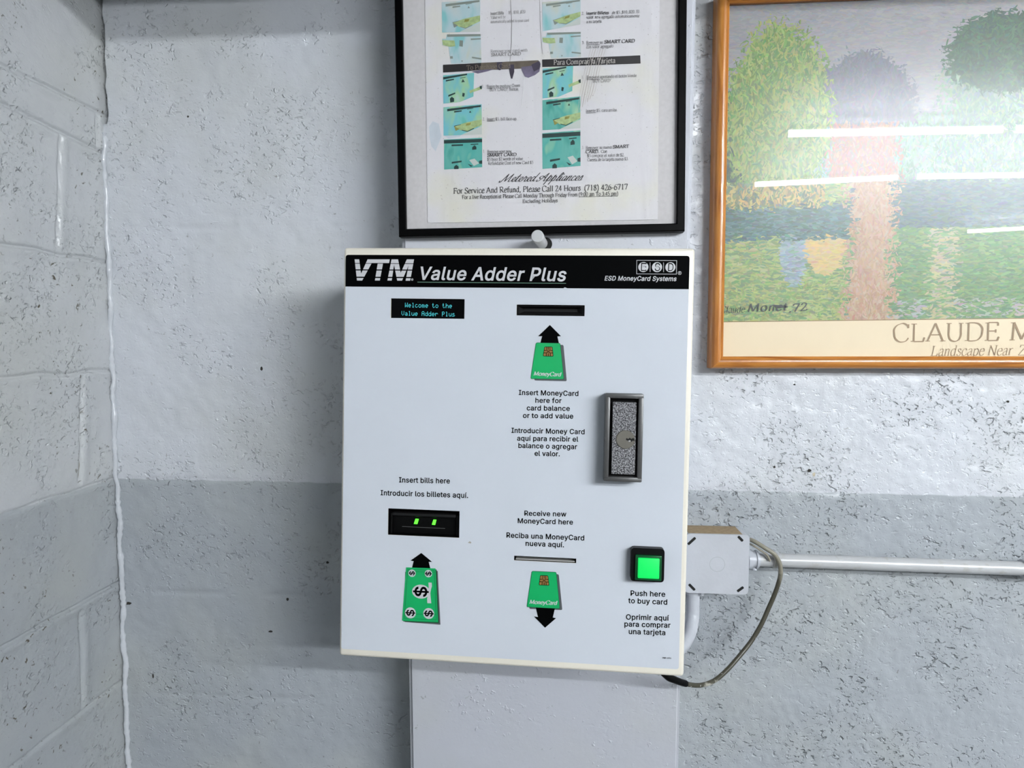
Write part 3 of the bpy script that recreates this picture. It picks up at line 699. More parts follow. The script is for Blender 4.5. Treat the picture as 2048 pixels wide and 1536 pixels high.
SCRIPT_SRC = """
M 74 c -6 10 -4 -2 6 2 26 66/l 26 66 31 3/l 31 3 63 66/c 63 66 58 10 63 0 76 8
A 58 c -8 12 -6 -2 8 4 30 42 45 68/c 45 68 43 12 47 0 60 8/c 10 18 -2 32 12 44 46 26
e 28 c 0 6 12 14 22 28 20 38 12 38 6 26 8 10 18 0 30 8
t 24 c 0 6 10 36 16 62 10 22 10 4 16 0 26 8/l 0 43 26 43
r 32 c 0 6 8 30 13 44 16 36 24 36 22 20 22 4 28 0 34 8
d 36 c 24 34 14 40 5 28 4 12 10 1 18 6 26 26/c 36 72 27 26 26 6 31 0 38 8
a 34 c 24 34 14 40 5 28 4 12 10 1 18 6 26 30/c 27 38 24 10 28 0 36 8
p 34 c 0 6 8 36 12 48 4 -30/c 6 22 14 38 22 40 26 28 22 8 14 0 7 6/c 14 0 26 2 36 8
l 22 c 0 6 16 30 24 58 20 70 14 60 10 20 12 2 18 0 24 8
i 20 c 0 6 9 38 8 10 12 0 22 8/d 12 56
n 34 c 0 6 8 38 8 34 6 0/c 6 14 14 36 22 40 24 30 22 6 27 0 36 8
c 26 c 22 32 14 40 6 28 5 10 14 0 28 8
s 28 c 0 6 14 42 20 16 15 1 5 3/c 15 1 24 3 30 8
"""


def parse_pen(src):
    d = {}
    for ln in src.strip().split('\n'):
        ch, adv, rest = ln.split(' ', 2)
        d[ch] = (float(adv) / 100, [(s[0], [float(x) / 100 for x in s[1:].split()]) for s in rest.split('/')])
    return d


SERIF, SCRIPT = parse_pen(SERIF_SRC), parse_pen(SCRIPT_SRC)
for _k, (_b, _x) in ACCENT.items():
    _st = [s for s in SERIF[_b][1] if s[0] != 'd']
    SERIF[_k] = (SERIF[_b][0], _st + [('l', [(_x - 3) / 100, 0.52, (_x + 6) / 100, 0.66])])


def pen_glyph(strokes, thick, thin, nib=18.0, serifs=True):
    V, Fc, DV = [], [], []
    for si, (kind, a) in enumerate(strokes):
        DV += [-0.00002 * max(si - 1, 0)] * (len(V) - len(DV))
        if kind == 's':
            if not serifs:
                continue
            x, y, h = a
            y0, y1 = (y, y + thin * 0.9) if y < 0.2 else (y - thin * 0.9, y)
            b = len(V)
            V += [(x - h, y0), (x + h, y0), (x + h, y1), (x - h, y1)]
            Fc.append((b, b + 1, b + 2, b + 3))
            continue
        if kind == 'd':
            r = thick * 0.62
            b = len(V)
            V += [(a[0] + r * math.cos(t * math.pi / 5), a[1] + r * math.sin(t * math.pi / 5)) for t in range(10)]
            Fc.append(tuple(range(b, b + 10)))
            continue
        P = [Vector((a[i], a[i + 1], 0)) for i in range(0, len(a), 2)]
        if kind == 'c':
            P = catmull(P, 4)
        b = len(V)
        for i, p in enumerate(P):
            t = (P[min(i + 1, len(P) - 1)] - P[max(i - 1, 0)]).normalized()
            w = thin + (thick - thin) * abs(math.sin(math.atan2(t.y, t.x) - math.radians(nib)))
            n = Vector((-t.y, t.x, 0)) * w / 2
            V += [(p + n)[:2], (p - n)[:2]]
        for i in range(len(P) - 1):
            Fc.append((b + 2 * i + 1, b + 2 * i + 3, b + 2 * i + 2, b + 2 * i))
    DV += [-0.00002 * max(len(strokes) - 1, 0)] * (len(V) - len(DV))
    return [(q[0], q[1], d) for q, d in zip(V, DV)], Fc


_pen_cache = {}


def pen_text(mb, s, fr, p0, p1, cap, v=-0.0004, mat_i=0, thick=0.10, thin=0.035, slant=0.0, font=SERIF, track=0.0, serifs=True, nib=18.0):
    x, g = 0.0, []
    for ch in s:
        if ch == ' ':
            x += 0.25 + track
            continue
        key = (id(font), ch, thick, thin, serifs, nib)
        if key not in _pen_cache:
            _pen_cache[key] = pen_glyph(font[ch][1], thick, thin, nib, serifs)
        g.append((x,) + _pen_cache[key])
        x += font[ch][0] + track
    set_line(mb, g, fr, p0, p1, cap, 0.66, v, mat_i, slant)


DOTS = {'W': '10001 10001 10001 10101 10101 11011 10001', 'e': '00000 00000 01110 10001 11111 10000 01110',
        'l': '01100 00100 00100 00100 00100 00100 01110', 'c': '00000 00000 01110 10000 10000 10001 01110',
        'o': '00000 00000 01110 10001 10001 10001 01110', 'm': '00000 00000 11010 10101 10101 10101 10101',
        't': '01000 01000 11100 01000 01000 01001 00110', 'h': '10000 10000 10110 11001 10001 10001 10001',
        'V': '10001 10001 10001 10001 10001 01010 00100', 'a': '00000 00000 01110 00001 01111 10001 01111',
        'u': '00000 00000 10001 10001 10001 10011 01101', 'A': '01110 10001 10001 11111 10001 10001 10001',
        'd': '00001 00001 01101 10011 10001 10001 01111', 'r': '00000 00000 10110 11001 10000 10000 10000',
        'P': '11110 10001 10001 11110 10000 10000 10000', 's': '00000 00000 01110 10000 01110 00001 11110'}


def dot_text(mb, s, fr, p0, p1, cap, v, mat_i=0):
    g = []
    for i, ch in enumerate(s):
        if ch == ' ':
            continue
        vs, fs = [], []
        for r, row in enumerate(DOTS[ch].split()):
            for c, bit in enumerate(row):
                if bit == '1':
                    b = len(vs)
                    x, y = c / 5.0, (6 - r) / 7.0
                    vs += [(x, y), (x + 0.15, y), (x + 0.15, y + 0.11), (x, y + 0.11)]
                    fs.append((b, b + 1, b + 2, b + 3))
        g.append((i * 1.25, vs, fs))
    set_line(mb, g, fr, p0, p1, cap, 1.0, v, mat_i)

# ---------------------------------------------------------------- the room
def lattice(x, y, seed):
    """Smooth value noise on arrays."""
    xi, yi = np.floor(x).astype(np.int64), np.floor(y).astype(np.int64)
    fx, fy = x - xi, y - yi
    fx, fy = fx * fx * (3 - 2 * fx), fy * fy * (3 - 2 * fy)

    def h(a, b):
        n = (a * 374761393 + b * 668265263 + seed * 1442695041) & 0xffffffff
        n = ((n ^ (n >> 13)) * 1274126177) & 0xffffffff
        return ((n ^ (n >> 16)) & 0xffff) / 65535.0
    return (h(xi, yi) * (1 - fx) + h(xi + 1, yi) * fx) * (1 - fy) + (h(xi, yi + 1) * (1 - fx) + h(xi + 1, yi + 1) * fx) * fy


def grid_mesh(name, us, ws, place, disp, material, kind='structure'):
    """Wall surface on a grid; disp lifts points off it along the normal."""
    U, W = np.meshgrid(us, ws)
    P = place(U, W, disp(U, W))
    n, m = len(ws), len(us)
    me = bpy.data.meshes.new(name)
    me.vertices.add(n * m)
    me.vertices.foreach_set('co', P.reshape(-1, 3).astype(np.float32).ravel())
    i = (np.arange(n - 1)[:, None] * m + np.arange(m - 1)[None, :]).ravel()
    q = np.stack([i, i + 1, i + m + 1, i + m], 1)
    me.loops.add(q.size)
    me.loops.foreach_set('vertex_index', q.ravel().astype(np.int32))
    me.polygons.add(len(q))
    me.polygons.foreach_set('loop_start', (np.arange(len(q)) * 4).astype(np.int32))
    me.polygons.foreach_set('use_smooth', np.ones(len(q), bool))
    me.update(calc_edges=True)
    me.validate()
    me.materials.append(material)
    o = bpy.data.objects.new(name, me)
    COL.objects.link(o)
    return tag(o, kind=kind)


def smooth(x, a, b):
    t = np.clip((x - a) / (b - a), 0, 1)
    return t * t * (3 - 2 * t)


def groove(d, w, depth):
    return -depth * np.exp(-(d / w) ** 2)


XL, XR, YR, ZC = -0.815, 6.0, -7.6, 2.78       # left wall, right wall, rear wall, ceiling
WALL_UP, WALL_LOW = (224, 228, 235), (181, 187, 193)
m_back = wall_mat('painted_block_back', WALL_UP, WALL_LOW, pit=1.3, pit_left=0.6, dirt=0.5)
J_V = ((-0.0976, -0.1145, 1.785, 1.60), (-0.072, -0.0836, 1.386, 1.206), (-0.0953, -0.0985, 0.987, 0.8147), (-0.0105, -0.012, 1.85, 1.79))
m_left = wall_mat('painted_block_left', (211, 214, 217), (184, 189, 193), pit=0.6, dirt=0.95, seams=J_V[1:3])
m_pil = wall_mat('painted_pillar', (214, 217, 226), (204, 207, 216), pit=0.15, dirt=0.4, rough=0.32, relief=0.0015)
m_room = wall_mat('painted_far_wall', (120, 122, 124), (104, 108, 112), pit=0.6, dirt=0.0)
m_ceil = mat('ceiling_white', (186, 188, 188), 0.8, noise=0.03, scale=3)
m_floor = mat('floor_grey_concrete', (84, 84, 82), 0.6, noise=0.12, scale=6)
m_beam = mat('beam_grey_paint', (84, 88, 86), 0.6, noise=0.05)


def back_disp(U, W):
    d = 0.0022 * (lattice(U * 22, W * 22, 1) - 0.5) + 0.0016 * (lattice(U * 60, W * 60, 2) - 0.5)
    d += 0.0012 * (lattice(U * 130, W * 130, 3) - 0.5) * smooth(U, -0.3, 0.1)
    wob = 0.004 * (lattice(U * 30, W * 3, 4) - 0.5)
    for z, s, x0, x1 in ((1.652, 0.6, -0.78, -0.3), (1.395, 0.5, -0.5, -0.25), (1.196, 0.8, -0.8, 1.4), (0.985, 0.9, -0.75, -0.45), (0.79, 0.6, -0.8, -0.3)):
        part = smooth(lattice(U * 14, W * 5 + z * 9, 5), 0.35, 0.6) * smooth(U, x0 - .01, x0 + .01) * (1 - smooth(U, x1 - .01, x1 + .01))
        d += groove(W - z + wob, 0.0045, 0.0022 * s) * part
    # open gap in the top of the corner, and the sealed joint under it
    gap = (1 - smooth(W, 1.835, 1.84)) 
    wg = 0.0035 + 0.004 * lattice(U * 0, W * 40, 6)
    d += -0.035 * (1 - gap) * (1 - smooth(U - XL, wg, wg + 0.002))
    return d


xs = np.concatenate([np.arange(XL, XL + 0.0095, 0.001), np.arange(XL + 0.011, XL + 0.02, 0.002), np.arange(XL + 0.0225, 1.0, 0.004), np.linspace(1.02, XR, 40)])
zs = np.concatenate([np.linspace(0, 0.56, 12), np.arange(0.6, 2.2, 0.004), np.linspace(2.22, ZC, 10)])
wall_back = grid_mesh('wall_back', xs, zs, lambda U, W, D: np.stack([U, -D, W], -1), back_disp, m_back)

J_Z = (1.852, 1.5905, 1.395, 1.1955, 0.9992, 0.8115)
J_V = ((-0.0976, -0.1145, 1.785, 1.60), (-0.072, -0.0836, 1.386, 1.206), (-0.0953, -0.0985, 0.987, 0.8147), (-0.0105, -0.012, 1.85, 1.79))


def left_disp(U, W):
    Y = -U
    d = 0.0022 * (lattice(U * 20, W * 20, 11) - 0.5) + 0.0012 * (lattice(U * 60, W * 60, 12) - 0.5)
    wob = 0.005 * (lattice(U * 18, W * 2, 13) - 0.5)
    for k, z in enumerate(J_Z):
        s = (0.8, 0.8, 0.7, 0.55, 1.0, 0.6)[k]
        d += groove(W - z + wob, 0.0026, 0.006 * s) + 0.0018 * s * np.exp(-((W - z + wob + 0.008) / 0.007) ** 2) * (0.4 + lattice(U * 40, W * 8, 14))
    slope = 1.7825 + 0.06 * (0.012 - Y)
    d += groove(W - slope + wob, 0.003, 0.005) + 0.0015 * np.exp(-((W - slope + 0.009) / 0.006) ** 2) * smooth(-Y, 0, .02)
    for a, b, z1, z0 in J_V:
        y = a + (b - a) * (z1 - W) / (z1 - z0)
        on = smooth(W, z0 - 0.004, z0 + 0.004) * (1 - smooth(W, z1 - 0.004, z1 + 0.004))
        e = Y - y + 0.003 * (lattice(U * 2, W * 30, 15) - 0.5)
        d += on * (groove(e + 0.004, 0.0026, 0.006) + 0.0022 * np.exp(-((e - 0.006) / 0.008) ** 2) * (.3 + lattice(U * 60, W * 14, 16)))
    return d


ds = np.concatenate([[-0.04], np.linspace(0, 0.45, 150), np.linspace(0.5, -YR, 30)])
zl = np.concatenate([np.linspace(0, 0.56, 12), np.arange(0.6, 2.2, 0.002), np.linspace(2.22, ZC, 10)])
grid_mesh('wall_left', ds, zl, lambda U, W, D: np.stack([XL + D, -U, W], -1), left_disp, m_left)


def quad(name, pts, material, kind='structure'):
    b = MB()
    b.add(pts, [(0, 1, 2, 3)])
    return b.build(name, material, kind=kind)


quad('floor', [(XL, YR, 0), (XR, YR, 0), (XR, 0.02, 0), (XL, 0.02, 0)], m_floor)
quad('ceiling', [(XL, YR, ZC), (XL, 0.02, ZC), (XR, 0.02, ZC), (XR, YR, ZC)], m_ceil)
quad('wall_right', [(XR, YR, 0), (XR, YR, ZC), (XR, 0.02, ZC), (XR, 0.02, 0)], m_room)
quad('wall_front', [(XL, YR, 0), (XL, YR, ZC), (XR, YR, ZC), (XR, YR, 0)], m_room)

# the pillar that carries the machine: slightly out of plumb, worn round edges
PY = -0.094
bm = bmesh.new()
bmesh.ops.create_cube(bm, size=1.0)
for v in bm.verts:
    z = ZC if v.co.z > 0 else 0.0
    x = (-0.2640 if z > 1 else -0.2382) if v.co.x < 0 else (0.2035 if z > 1 else 0.1990)
    v.co = Vector((x, PY if v.co.y < 0 else 0.03, z))
bmesh.ops.bevel(bm, geom=[e for e in bm.edges if abs((e.verts[0].co - e.verts[1].co).z) > 1 and e.verts[0].co.y < -0.05], offset=0.006, segments=3, affect='EDGES')
b = MB()
b.bm(bm)
b.build('trim_1', m_pil, smooth=True, kind='structure')
# overhead beam in front of the wall, above the view
b = MB()
b.box(XL, XR, -0.75, -0.60, 2.157, ZC)
b.build('trim_2', m_beam, kind='structure')
# lumpy sealed joint in the corner
b = MB()
path = [(XL + 0.001 + 0.004 * random.random() + (0.003 if z < 1.2 else 0), -0.001 - 0.003 * random.random(), z) for z in np.arange(0.3, 1.838, 0.022)]
rr = [random.uniform(0.0055, 0.0105) for _ in range(400)]
b.tube(path, lambda t: rr[int(t * 380)] * 0.55 + 0.0002, n=10, smooth=4)
b.build('trim_3', mat('glossy_joint_paint', (216, 220, 226), 0.22, noise=0.03, bump=0.001, bscale=120), smooth=True, kind='structure')
# old fixing holes and rubbed spots in the wall paint
m_hole = mat('old_hole_dark', (52, 50, 44), 0.9)
m_spot = mat('bare_filler_spot', (214, 202, 176), 0.8, noise=0.2, scale=300)


def wall_mark(name, px, py, rx, rz, material, parent, y=0.0, seed=0):
    rg = random.Random(seed)
    c = at_y(px, py, y - 0.0012)
    # seat the mark on the local wall surface
    d = float(back_disp(np.array([[c.x]]), np.array([[c.z]]))[0, 0])
    c = at_y(px, py, -d - 0.0006)
    b = MB()
    b.poly([(c.x + .75 * rx * math.cos(t) * rg.uniform(.7, 1.2), c.z + .75 * rz * math.sin(t) * rg.uniform(.7, 1.2)) for t in np.linspace(0, 2 * math.pi, 15)[:-1]], c.y)
    b.build(name, material, parent)


for i, (nm, x, y, rx, rz, m_) in enumerate((('wall_hole', 1619, 941, .0042, .0036, m_hole), ('filler_spot', 1628, 949, .0035, .0052, m_spot), ('wall_hole', 1589, 769, .0024, .0020, m_hole),
                                            ('wall_hole', 1549, 934, .0026, .0030, m_hole), ('wall_hole', 523, 737, .0036, .0050, m_hole), ('wall_hole', 575, 1199, .0034, .0044, m_hole),
                                            ('wall_hole', 655, 1125, .0036, .0030, m_hole), ('wall_hole', 541, 1263, .0060, .0030, m_hole), ('wall_hole', 306, 1352, .0030, .0060, m_hole),
                                            ('wall_hole', 376, 233, .0026, .0026, m_hole), ('wall_hole', 2016, 803, .0030, .0026, m_hole), ('wall_hole', 257, 1207, .0080, .0042, m_hole))):
    wall_mark(nm, x, y, rx, rz, m_, wall_back, seed=i)

# ---------------------------------------------------------------- card vending machine on the pillar
_rx, _ry, _rz = (math.radians(a) for a in (-2.2, 0.66, -1.2))
RM = np.array(Matrix.Rotation(_rz, 3, 'Z') @ Matrix.Rotation(_rx, 3, 'X') @ Matrix.Rotation(_ry, 3, 'Y'))
VF = Frame((-0.0668, -0.226, 1.2856), RM[:, 0], RM[:, 1], RM[:, 2])   # its front face


def Q(*pts, v=0.0, k=(1.0, 0.0, 0.0)):
    """Photo points (or points of an enlarged crop: scale, x0, y0) on the machine's front."""
    return [VF.px(p[0] / k[0] + k[1], p[1] / k[0] + k[2], v) for p in pts]


Z1, Z2, Z3, Z4, Z5 = (5.12, 660, 480), (5.12, 1000, 480), (5.12, 1000, 760), (3.6575, 660, 940), (4.043, 980, 1000)


def K(p, k):
    return (p[0] / k[0] + k[1], p[1] / k[0] + k[2])


root = empty('card_vending_machine', VF.matrix(), 'cream wall box with white front, black title band and green button, mounted on the pillar', 'vending machine')

# cabinet: rounded front, back fitted to the pillar, openings cut through
oc = Q((687.5, 494), (1390.6, 496.6), (1368.3, 1356), (677, 1311.8))
ox0, ox1 = (oc[0][0] + oc[3][0]) / 2, (oc[1][0] + oc[2][0]) / 2
oz0, oz1 = (oc[2][1] + oc[3][1]) / 2, (oc[0][1] + oc[1][1]) / 2
bm = bmesh.new()
bmesh.ops.create_cube(bm, size=1.0)
for v in bm.verts:
    v.co = Vector((ox0 if v.co.x < 0 else ox1, 0.0008 if v.co.y < 0 else 0.12, oz0 if v.co.z < 0 else oz1))
bmesh.ops.bevel(bm, geom=[e for e in bm.edges if e.verts[0].co.y < 0.1 or e.verts[1].co.y < 0.1], offset=0.0048, segments=4, profile=0.5, affect='EDGES')
WM = VF.matrix()
for v in bm.verts:
    if v.co.y > 0.1:
        w = WM @ v.co
        v.co.y += (PY + 0.0005 - w.y) / VF.V[1]
b = MB()
b.bm(bm)
cab = b.build('cabinet', M['cream'], root, smooth=True)

pc = Q((690.9, 509.3), (1378.9, 512), (1358, 1338.4), (683.2, 1298))
px0, px1 = (pc[0][0] + pc[3][0]) / 2, (pc[1][0] + pc[2][0]) / 2
pz0, pz1 = (pc[2][1] + pc[3][1]) / 2, (pc[0][1] + pc[1][1]) / 2
b = MB()
b.slab(round_poly([(px0, pz1), (px1, pz1), (px1, pz0), (px0, pz0)], 0.004), 0.0, 0.0012)
panel = b.build('front_panel', M['panel'], root)


def rect_of(pts):
    x = [p[0] for p in pts]
    z = [p[1] for p in pts]
    x.sort()
    z.sort()
    return (x[0] + x[1]) / 2, (x[2] + x[3]) / 2, (z[0] + z[1]) / 2, (z[2] + z[3]) / 2


R_DISP = rect_of(Q((622, 598), (1378, 603), (1376, 808), (620, 798), k=Z1))
R_CARD = rect_of(Q((172, 660), (868, 668), (865, 780), (168, 772), k=Z2))
R_BILL = rect_of(Q((425, 280), (948, 301), (945, 497), (424, 474), k=Z4))
R_DISPENSE = rect_of(Q((195, 452), (697, 480), (697, 510), (194, 482), k=Z5))
R_DISPENSE = (R_DISPENSE[0], R_DISPENSE[1], R_DISPENSE[2] - 0.0007, R_DISPENSE[3] + 0.0007)
cut = MB()
for r in (R_DISP, R_CARD, R_BILL, R_DISPENSE):
    cut.box(r[0], r[1], -0.01, 0.022, r[2], r[3])
co = cut.build('cutter', [], root)
for o in (cab, panel):
    md = o.modifiers.new('cut', 'BOOLEAN')
    md.operation = 'DIFFERENCE'
    md.object = co
    md.solver = 'EXACT'
_dg = bpy.context.evaluated_depsgraph_get()
_dg.update()
for o in (cab, panel):
    me = bpy.data.meshes.new_from_object(o.evaluated_get(_dg))
    o.modifiers.clear()
    o.data = me
bpy.data.objects.remove(co)

# title band
hb = [Q((158, 150), k=Z1)[0], Q((1940, 165), k=Z2)[0], Q((1930, 505), k=Z2)[0], Q((155, 476), k=Z1)[0]]
hz = (hb[2][1] + hb[3][1]) / 2
top = round_poly([(px0, pz1), (px1, pz1), (px1, hz), (px0, hz)], 0.004)
b = MB()
b.poly([p for i, p in enumerate(top) if i < 10] + [(px1, hz), (px0, hz)], -0.0002)
band = b.build('title_band', M['black_print'], root)
band['label'] = 'black title band across the top'
E2 = -0.0004
b = MB()
for pts in ([(252, 198), (299, 198), (318, 345), (385, 198), (612, 198), (606, 236), (428, 236), (330, 415), (276, 415)],
            [(490, 230), (545, 230), (510, 415), (460, 415)],
            [(588, 415), (630, 198), (697, 198), (724, 335), (787, 198), (861, 198), (821, 417), (774, 417), (804, 262), (738, 416), (688, 416), (656, 255), (632, 415)]):
    b.poly(Q(*pts, v=E2, k=Z1), E2, 0)
for y0, y1 in ((236, 242), (300, 311), (375, 388)):
    b.poly(Q((240, y0), (870, y0 + 3), (870, y1 + 3), (240, y1), v=-0.0006, k=Z1), -0.0006, 1)
c0 = Q((842, 405), v=E2, k=Z1)[0]
rg = 0.0016
b.poly(ellipse(c0, rg, rg), E2, 0)
b.poly(ellipse(c0, rg * 0.75, rg * 0.75), -0.0005, 1)
sans(b, 'R', VF, K((836, 413), Z1), K((848, 413), Z1), 2.8, -0.0006)
b.build('logo', [M['white_print'], M['black_print']], band, label='white striped block letters')
b = MB()
sans(b, 'Value Adder Plus', VF, (840.7, 559), (1132.8, 562), 25.4, E2, 0, 0.019, 0.2)
b.poly(Q((834.8, 563.6), (1132, 566.2), (1132, 567.3), (834.8, 564.8), v=E2), E2, 1)
b.build('title_lettering', [M['white_print'], M['line_print']], band)
b = MB()
fr = [(1398, 205), (1812, 208), (1809, 352), (1397, 349)]
fi = [(1403, 210), (1807, 213), (1804, 347), (1402, 344)]
b.poly(Q(*fr, v=E2, k=Z2), E2, 0)
b.poly(Q(*fi, v=-0.0006, k=Z2), -0.0006, 1)
for x in (1537, 1675):
    b.poly(Q((x - 2.5, 230), (x + 2.5, 230), (x + 2.5, 328), (x - 2.5, 328), v=-0.0008, k=Z2), -0.0008, 0)
for (x, y, ch) in ((1468, 277, 'E'), (1608, 278, 'S'), (1745, 279, 'D')):
    c, e = Q((x, y), (x + 52, y), v=-0.0008, k=Z2)
    b.poly(ellipse(c, e[0] - c[0], e[0] - c[0]), -0.0008, 0)
    sans(b, ch, VF, K((x - 24, y + 37), Z2), K((x + 30, y + 38), Z2), 15.2, -0.001, 1, 0.019)
    sans(b, ch, VF, K((x - 15, y + 29), Z2), K((x + 22, y + 30), Z2), 11.6, -0.0012, 0, 0.014)
c0 = Q((1840, 338), v=E2, k=Z2)[0]
b.poly(ellipse(c0, 0.0025, 0.0025), E2, 0)
b.poly(ellipse(c0, 0.002, 0.002), -0.0005, 1)
sans(b, 'R', VF, K((1833, 347), Z2), K((1848, 347), Z2), 4, -0.0006)
sans(b, 'ESD MoneyCard Systems', VF, K((1070, 414), Z2), K((1808, 420), Z2), 9.0, E2, 0, 0.019, 0.2)
b.build('maker_logo', [M['white_print'], M['black_print']], band, label='boxed round letters above small white italics')

# text display
b = MB()
b.box(R_DISP[0] - .001, R_DISP[1] + .001, 0.003, 0.012, R_DISP[2] - .001, R_DISP[3] + .001)
disp = b.build('display', M['black_gloss'], root)
b = MB()
dot_text(b, 'Welcome to the', VF, (810, 614.5), (903.6, 616.2), 9.3, 0.0027)
dot_text(b, 'Value Adder Plus', VF, (803, 631.0), (909.6, 633.0), 9.3, 0.0027)
b.build('glowing_text', M['vfd'], disp)



def liner(parent, r, y0, y1):
    b = MB()
    x0, x1, z0, z1 = r
    t = 0.0006
    for (a, c, d, e) in ((x0, x1, z1 - t, z1), (x0, x1, z0, z0 + t), (x0, x0 + t, z0, z1), (x1 - t, x1, z0, z1)):
        b.box(a, c, y0, y1, d, e)
    b.build('opening_liner', M['black_plastic'], parent)


# card slot: black bezel with a sloping throat
x0, x1, z0, z1 = R_CARD
b = MB()
b.box(x0, x1, 0.02, 0.0218, z0, z1, 1)
bz = 0.0022
for (a, c, d, e) in ((x0, x1, z1 - bz, z1), (x0, x1, z0, z0 + bz), (x0, x0 + bz, z0 + bz, z1 - bz), (x1 - bz, x1, z0 + bz, z1 - bz)):
    b.box(a, c, 0.002, 0.02, d, e, 0)
slot = b.build('card_slot', [M['black_plastic'], M['hole']], root)
b = MB()
a, c, d, e = x0 + bz, x1 - bz, z0 + bz, z1 - bz
ia, ic, idd, ie = a + 0.0075, c - 0.0075, d + 0.0045, e - 0.002
b.add([(a, 0.003, d), (c, 0.003, d), (c, 0.003, e), (a, 0.003, e), (ia, 0.012, idd), (ic, 0.012, idd), (ic, 0.012, ie), (ia, 0.012, ie)],
      [(0, 1, 5, 4), (1, 2, 6, 5), (2, 3, 7, 6), (3, 0, 4, 7)], 0)
b.add([(ia, 0.012, idd), (ic, 0.012, idd), (ic, 0.012, idd + 0.0022), (ia, 0.012, idd + 0.0022)], [(0, 1, 2, 3)], 1)
b.box(ia, ic, 0.0112, 0.0125, idd + 0.0020, ie, 1)
b.build('slot_throat', [M['dark_plastic'], M['dark_plastic']], slot)

# banknote acceptor
x0, x1, z0, z1 = R_BILL
H = z1 - z0
b = MB()
b.box(x0, x1, 0.020, 0.0218, z0, z1, 0)
b.box(x0 + .001, x1 - .001, 0.011, 0.020, z0 + .001, z0 + 0.66 * H, 0)
b.box(x0 + .0015, x0 + .005, 0.004, 0.020, z0 + .001, z0 + 0.80 * H, 0, 0.001)
b.box(x1 - .005, x1 - .0015, 0.004, 0.020, z0 + .001, z0 + 0.80 * H, 0, 0.001)
acc = b.build('bill_acceptor', M['black_plastic'], root)
liner(acc, R_BILL, 0.0009, 0.0215)
b = MB()
b.box(x0 + .004, x1 - .006, 0.005, 0.016, z0 + 0.69 * H, z0 + 0.82 * H, 0, 0.0018, 3)
b.build('upper_lip', M['dark_plastic'], acc, smooth=True)
b = MB()
for s, e in (((527, 413), (842, 428)),):
    b.poly(Q((s[0], s[1] - 2), (e[0], e[1] - 2), (e[0], e[1] + 2), (s[0], s[1] + 2), v=0.0106, k=Z4), 0.0106)
b.build('bill_slot_edge', M['metal'], acc)
for pts in ([(625, 358), (648, 360), (638, 396), (613, 394)], [(756, 364), (777, 366), (768, 402), (745, 400)]):
    b = MB()
    b.slab(Q(*pts, v=0.0095, k=Z4), 0.0095, 0.011)
    b.build('indicator_light', M['led'], acc)

# dispenser slot with a shining lower lip
x0, x1, z0, z1 = R_DISPENSE
b = MB()
b.box(x0, x1, 0.018, 0.0215, z0, z1)
ds_ = b.build('dispenser_slot', M['hole'], root)
liner(ds_, R_DISPENSE, 0.0012, 0.021)
b = MB()
b.box(x0 + .002, x1 - .002, 0.003, 0.016, z0 + 0.0004, z0 + 0.0020, 0, 0.0006)
b.build('slot_lip', M['bright_metal'], ds_)

# lock plate
V_L = -0.021
lo = Q((1078, 138), (1473, 143), (1453, 1053), (1064, 1036), v=V_L, k=Z3)
lx0, lx1 = (lo[0][0] + lo[3][0]) / 2, (lo[1][0] + lo[2][0]) / 2
lz0, lz1 = (lo[2][1] + lo[3][1]) / 2, (lo[0][1] + lo[1][1]) / 2
w = 0.0066
b = MB()
for (a, c, d, e) in ((lx0, lx1, lz1 - w, lz1), (lx0, lx1, lz0, lz0 + w), (lx0, lx0 + w, lz0 + w * .5, lz1 - w * .5), (lx1 - w, lx1, lz0 + w * .5, lz1 - w * .5)):
    b.box(a, c, V_L, 0.0, d, e, 0, 0.0014, 2)
b.box(lx0 + w * .5, lx1 - w * .5, V_L + 0.009, 0.0, lz0 + w * .5, lz1 - w * .5, 1)
lock = b.build('lock', [M['metal'], M['black_plastic']], root, smooth=True)
m_ham, nt, bs = new_mat('hammered_metal')
bs.inputs['Metallic'].default_value = 0.35
bs.inputs['Roughness'].default_value = 0.32
_tc = N(nt, 'TexCoord')
_nz = noise_node(nt, _tc.outputs['Object'], 560, 3, 0.75)
_cr = mix_col(nt, ramp01(nt, _nz, 0.42, 0.60), lin((58, 58, 62)), lin((208, 208, 212)))
nt.links.new(_cr, bs.inputs['Base Color'])
_bp = N(nt, 'Bump')
_bp.inputs['Distance'].default_value = 0.002
nt.links.new(_nz, _bp.inputs['Height'])
nt.links.new(_bp.outputs['Normal'], bs.inputs['Normal'])
b = MB()
g = 0.0036
b.box(lx0 + w + g * 1.0, lx1 - w - g * .7, V_L + 0.003, V_L + 0.02, lz0 + w + g * 0.9, lz1 - w - g * 1.4, 0, 0.0008)
plate = b.build('lock_plate', m_ham, lock, label='speckled grey metal plate')
cc = Q((1286, 612), (1384, 612), v=V_L, k=Z3)
cr = cc[1][0] - cc[0][0]
b = MB()
b.lathe((cc[0][0], V_L + 0.002, cc[0][1]), (0, 1, 0), [(-0.0001, cr * 0.94), (0.0006, cr), (0.004, cr)], 40, 0)
cyl = b.build('lock_cylinder', M['steel'], plate, smooth=True)
b = MB()
kh = Q((1290, 608), (1300, 594), (1312, 606), (1330, 592), (1345, 604), (1362, 596), (1376, 600), (1378, 628), (1362, 622), (1348, 634), (1322, 634), (1308, 620), (1296, 618), v=V_L, k=Z3)
b.poly(kh, V_L + 0.0014, 0)
b.poly(ellipse(Q((1328, 626), v=V_L, k=Z3)[0], 0.0016, 0.0011, 14), V_L + 0.0012, 1)
b.build('keyhole', [M['hole'], M['bright_metal']], plate)

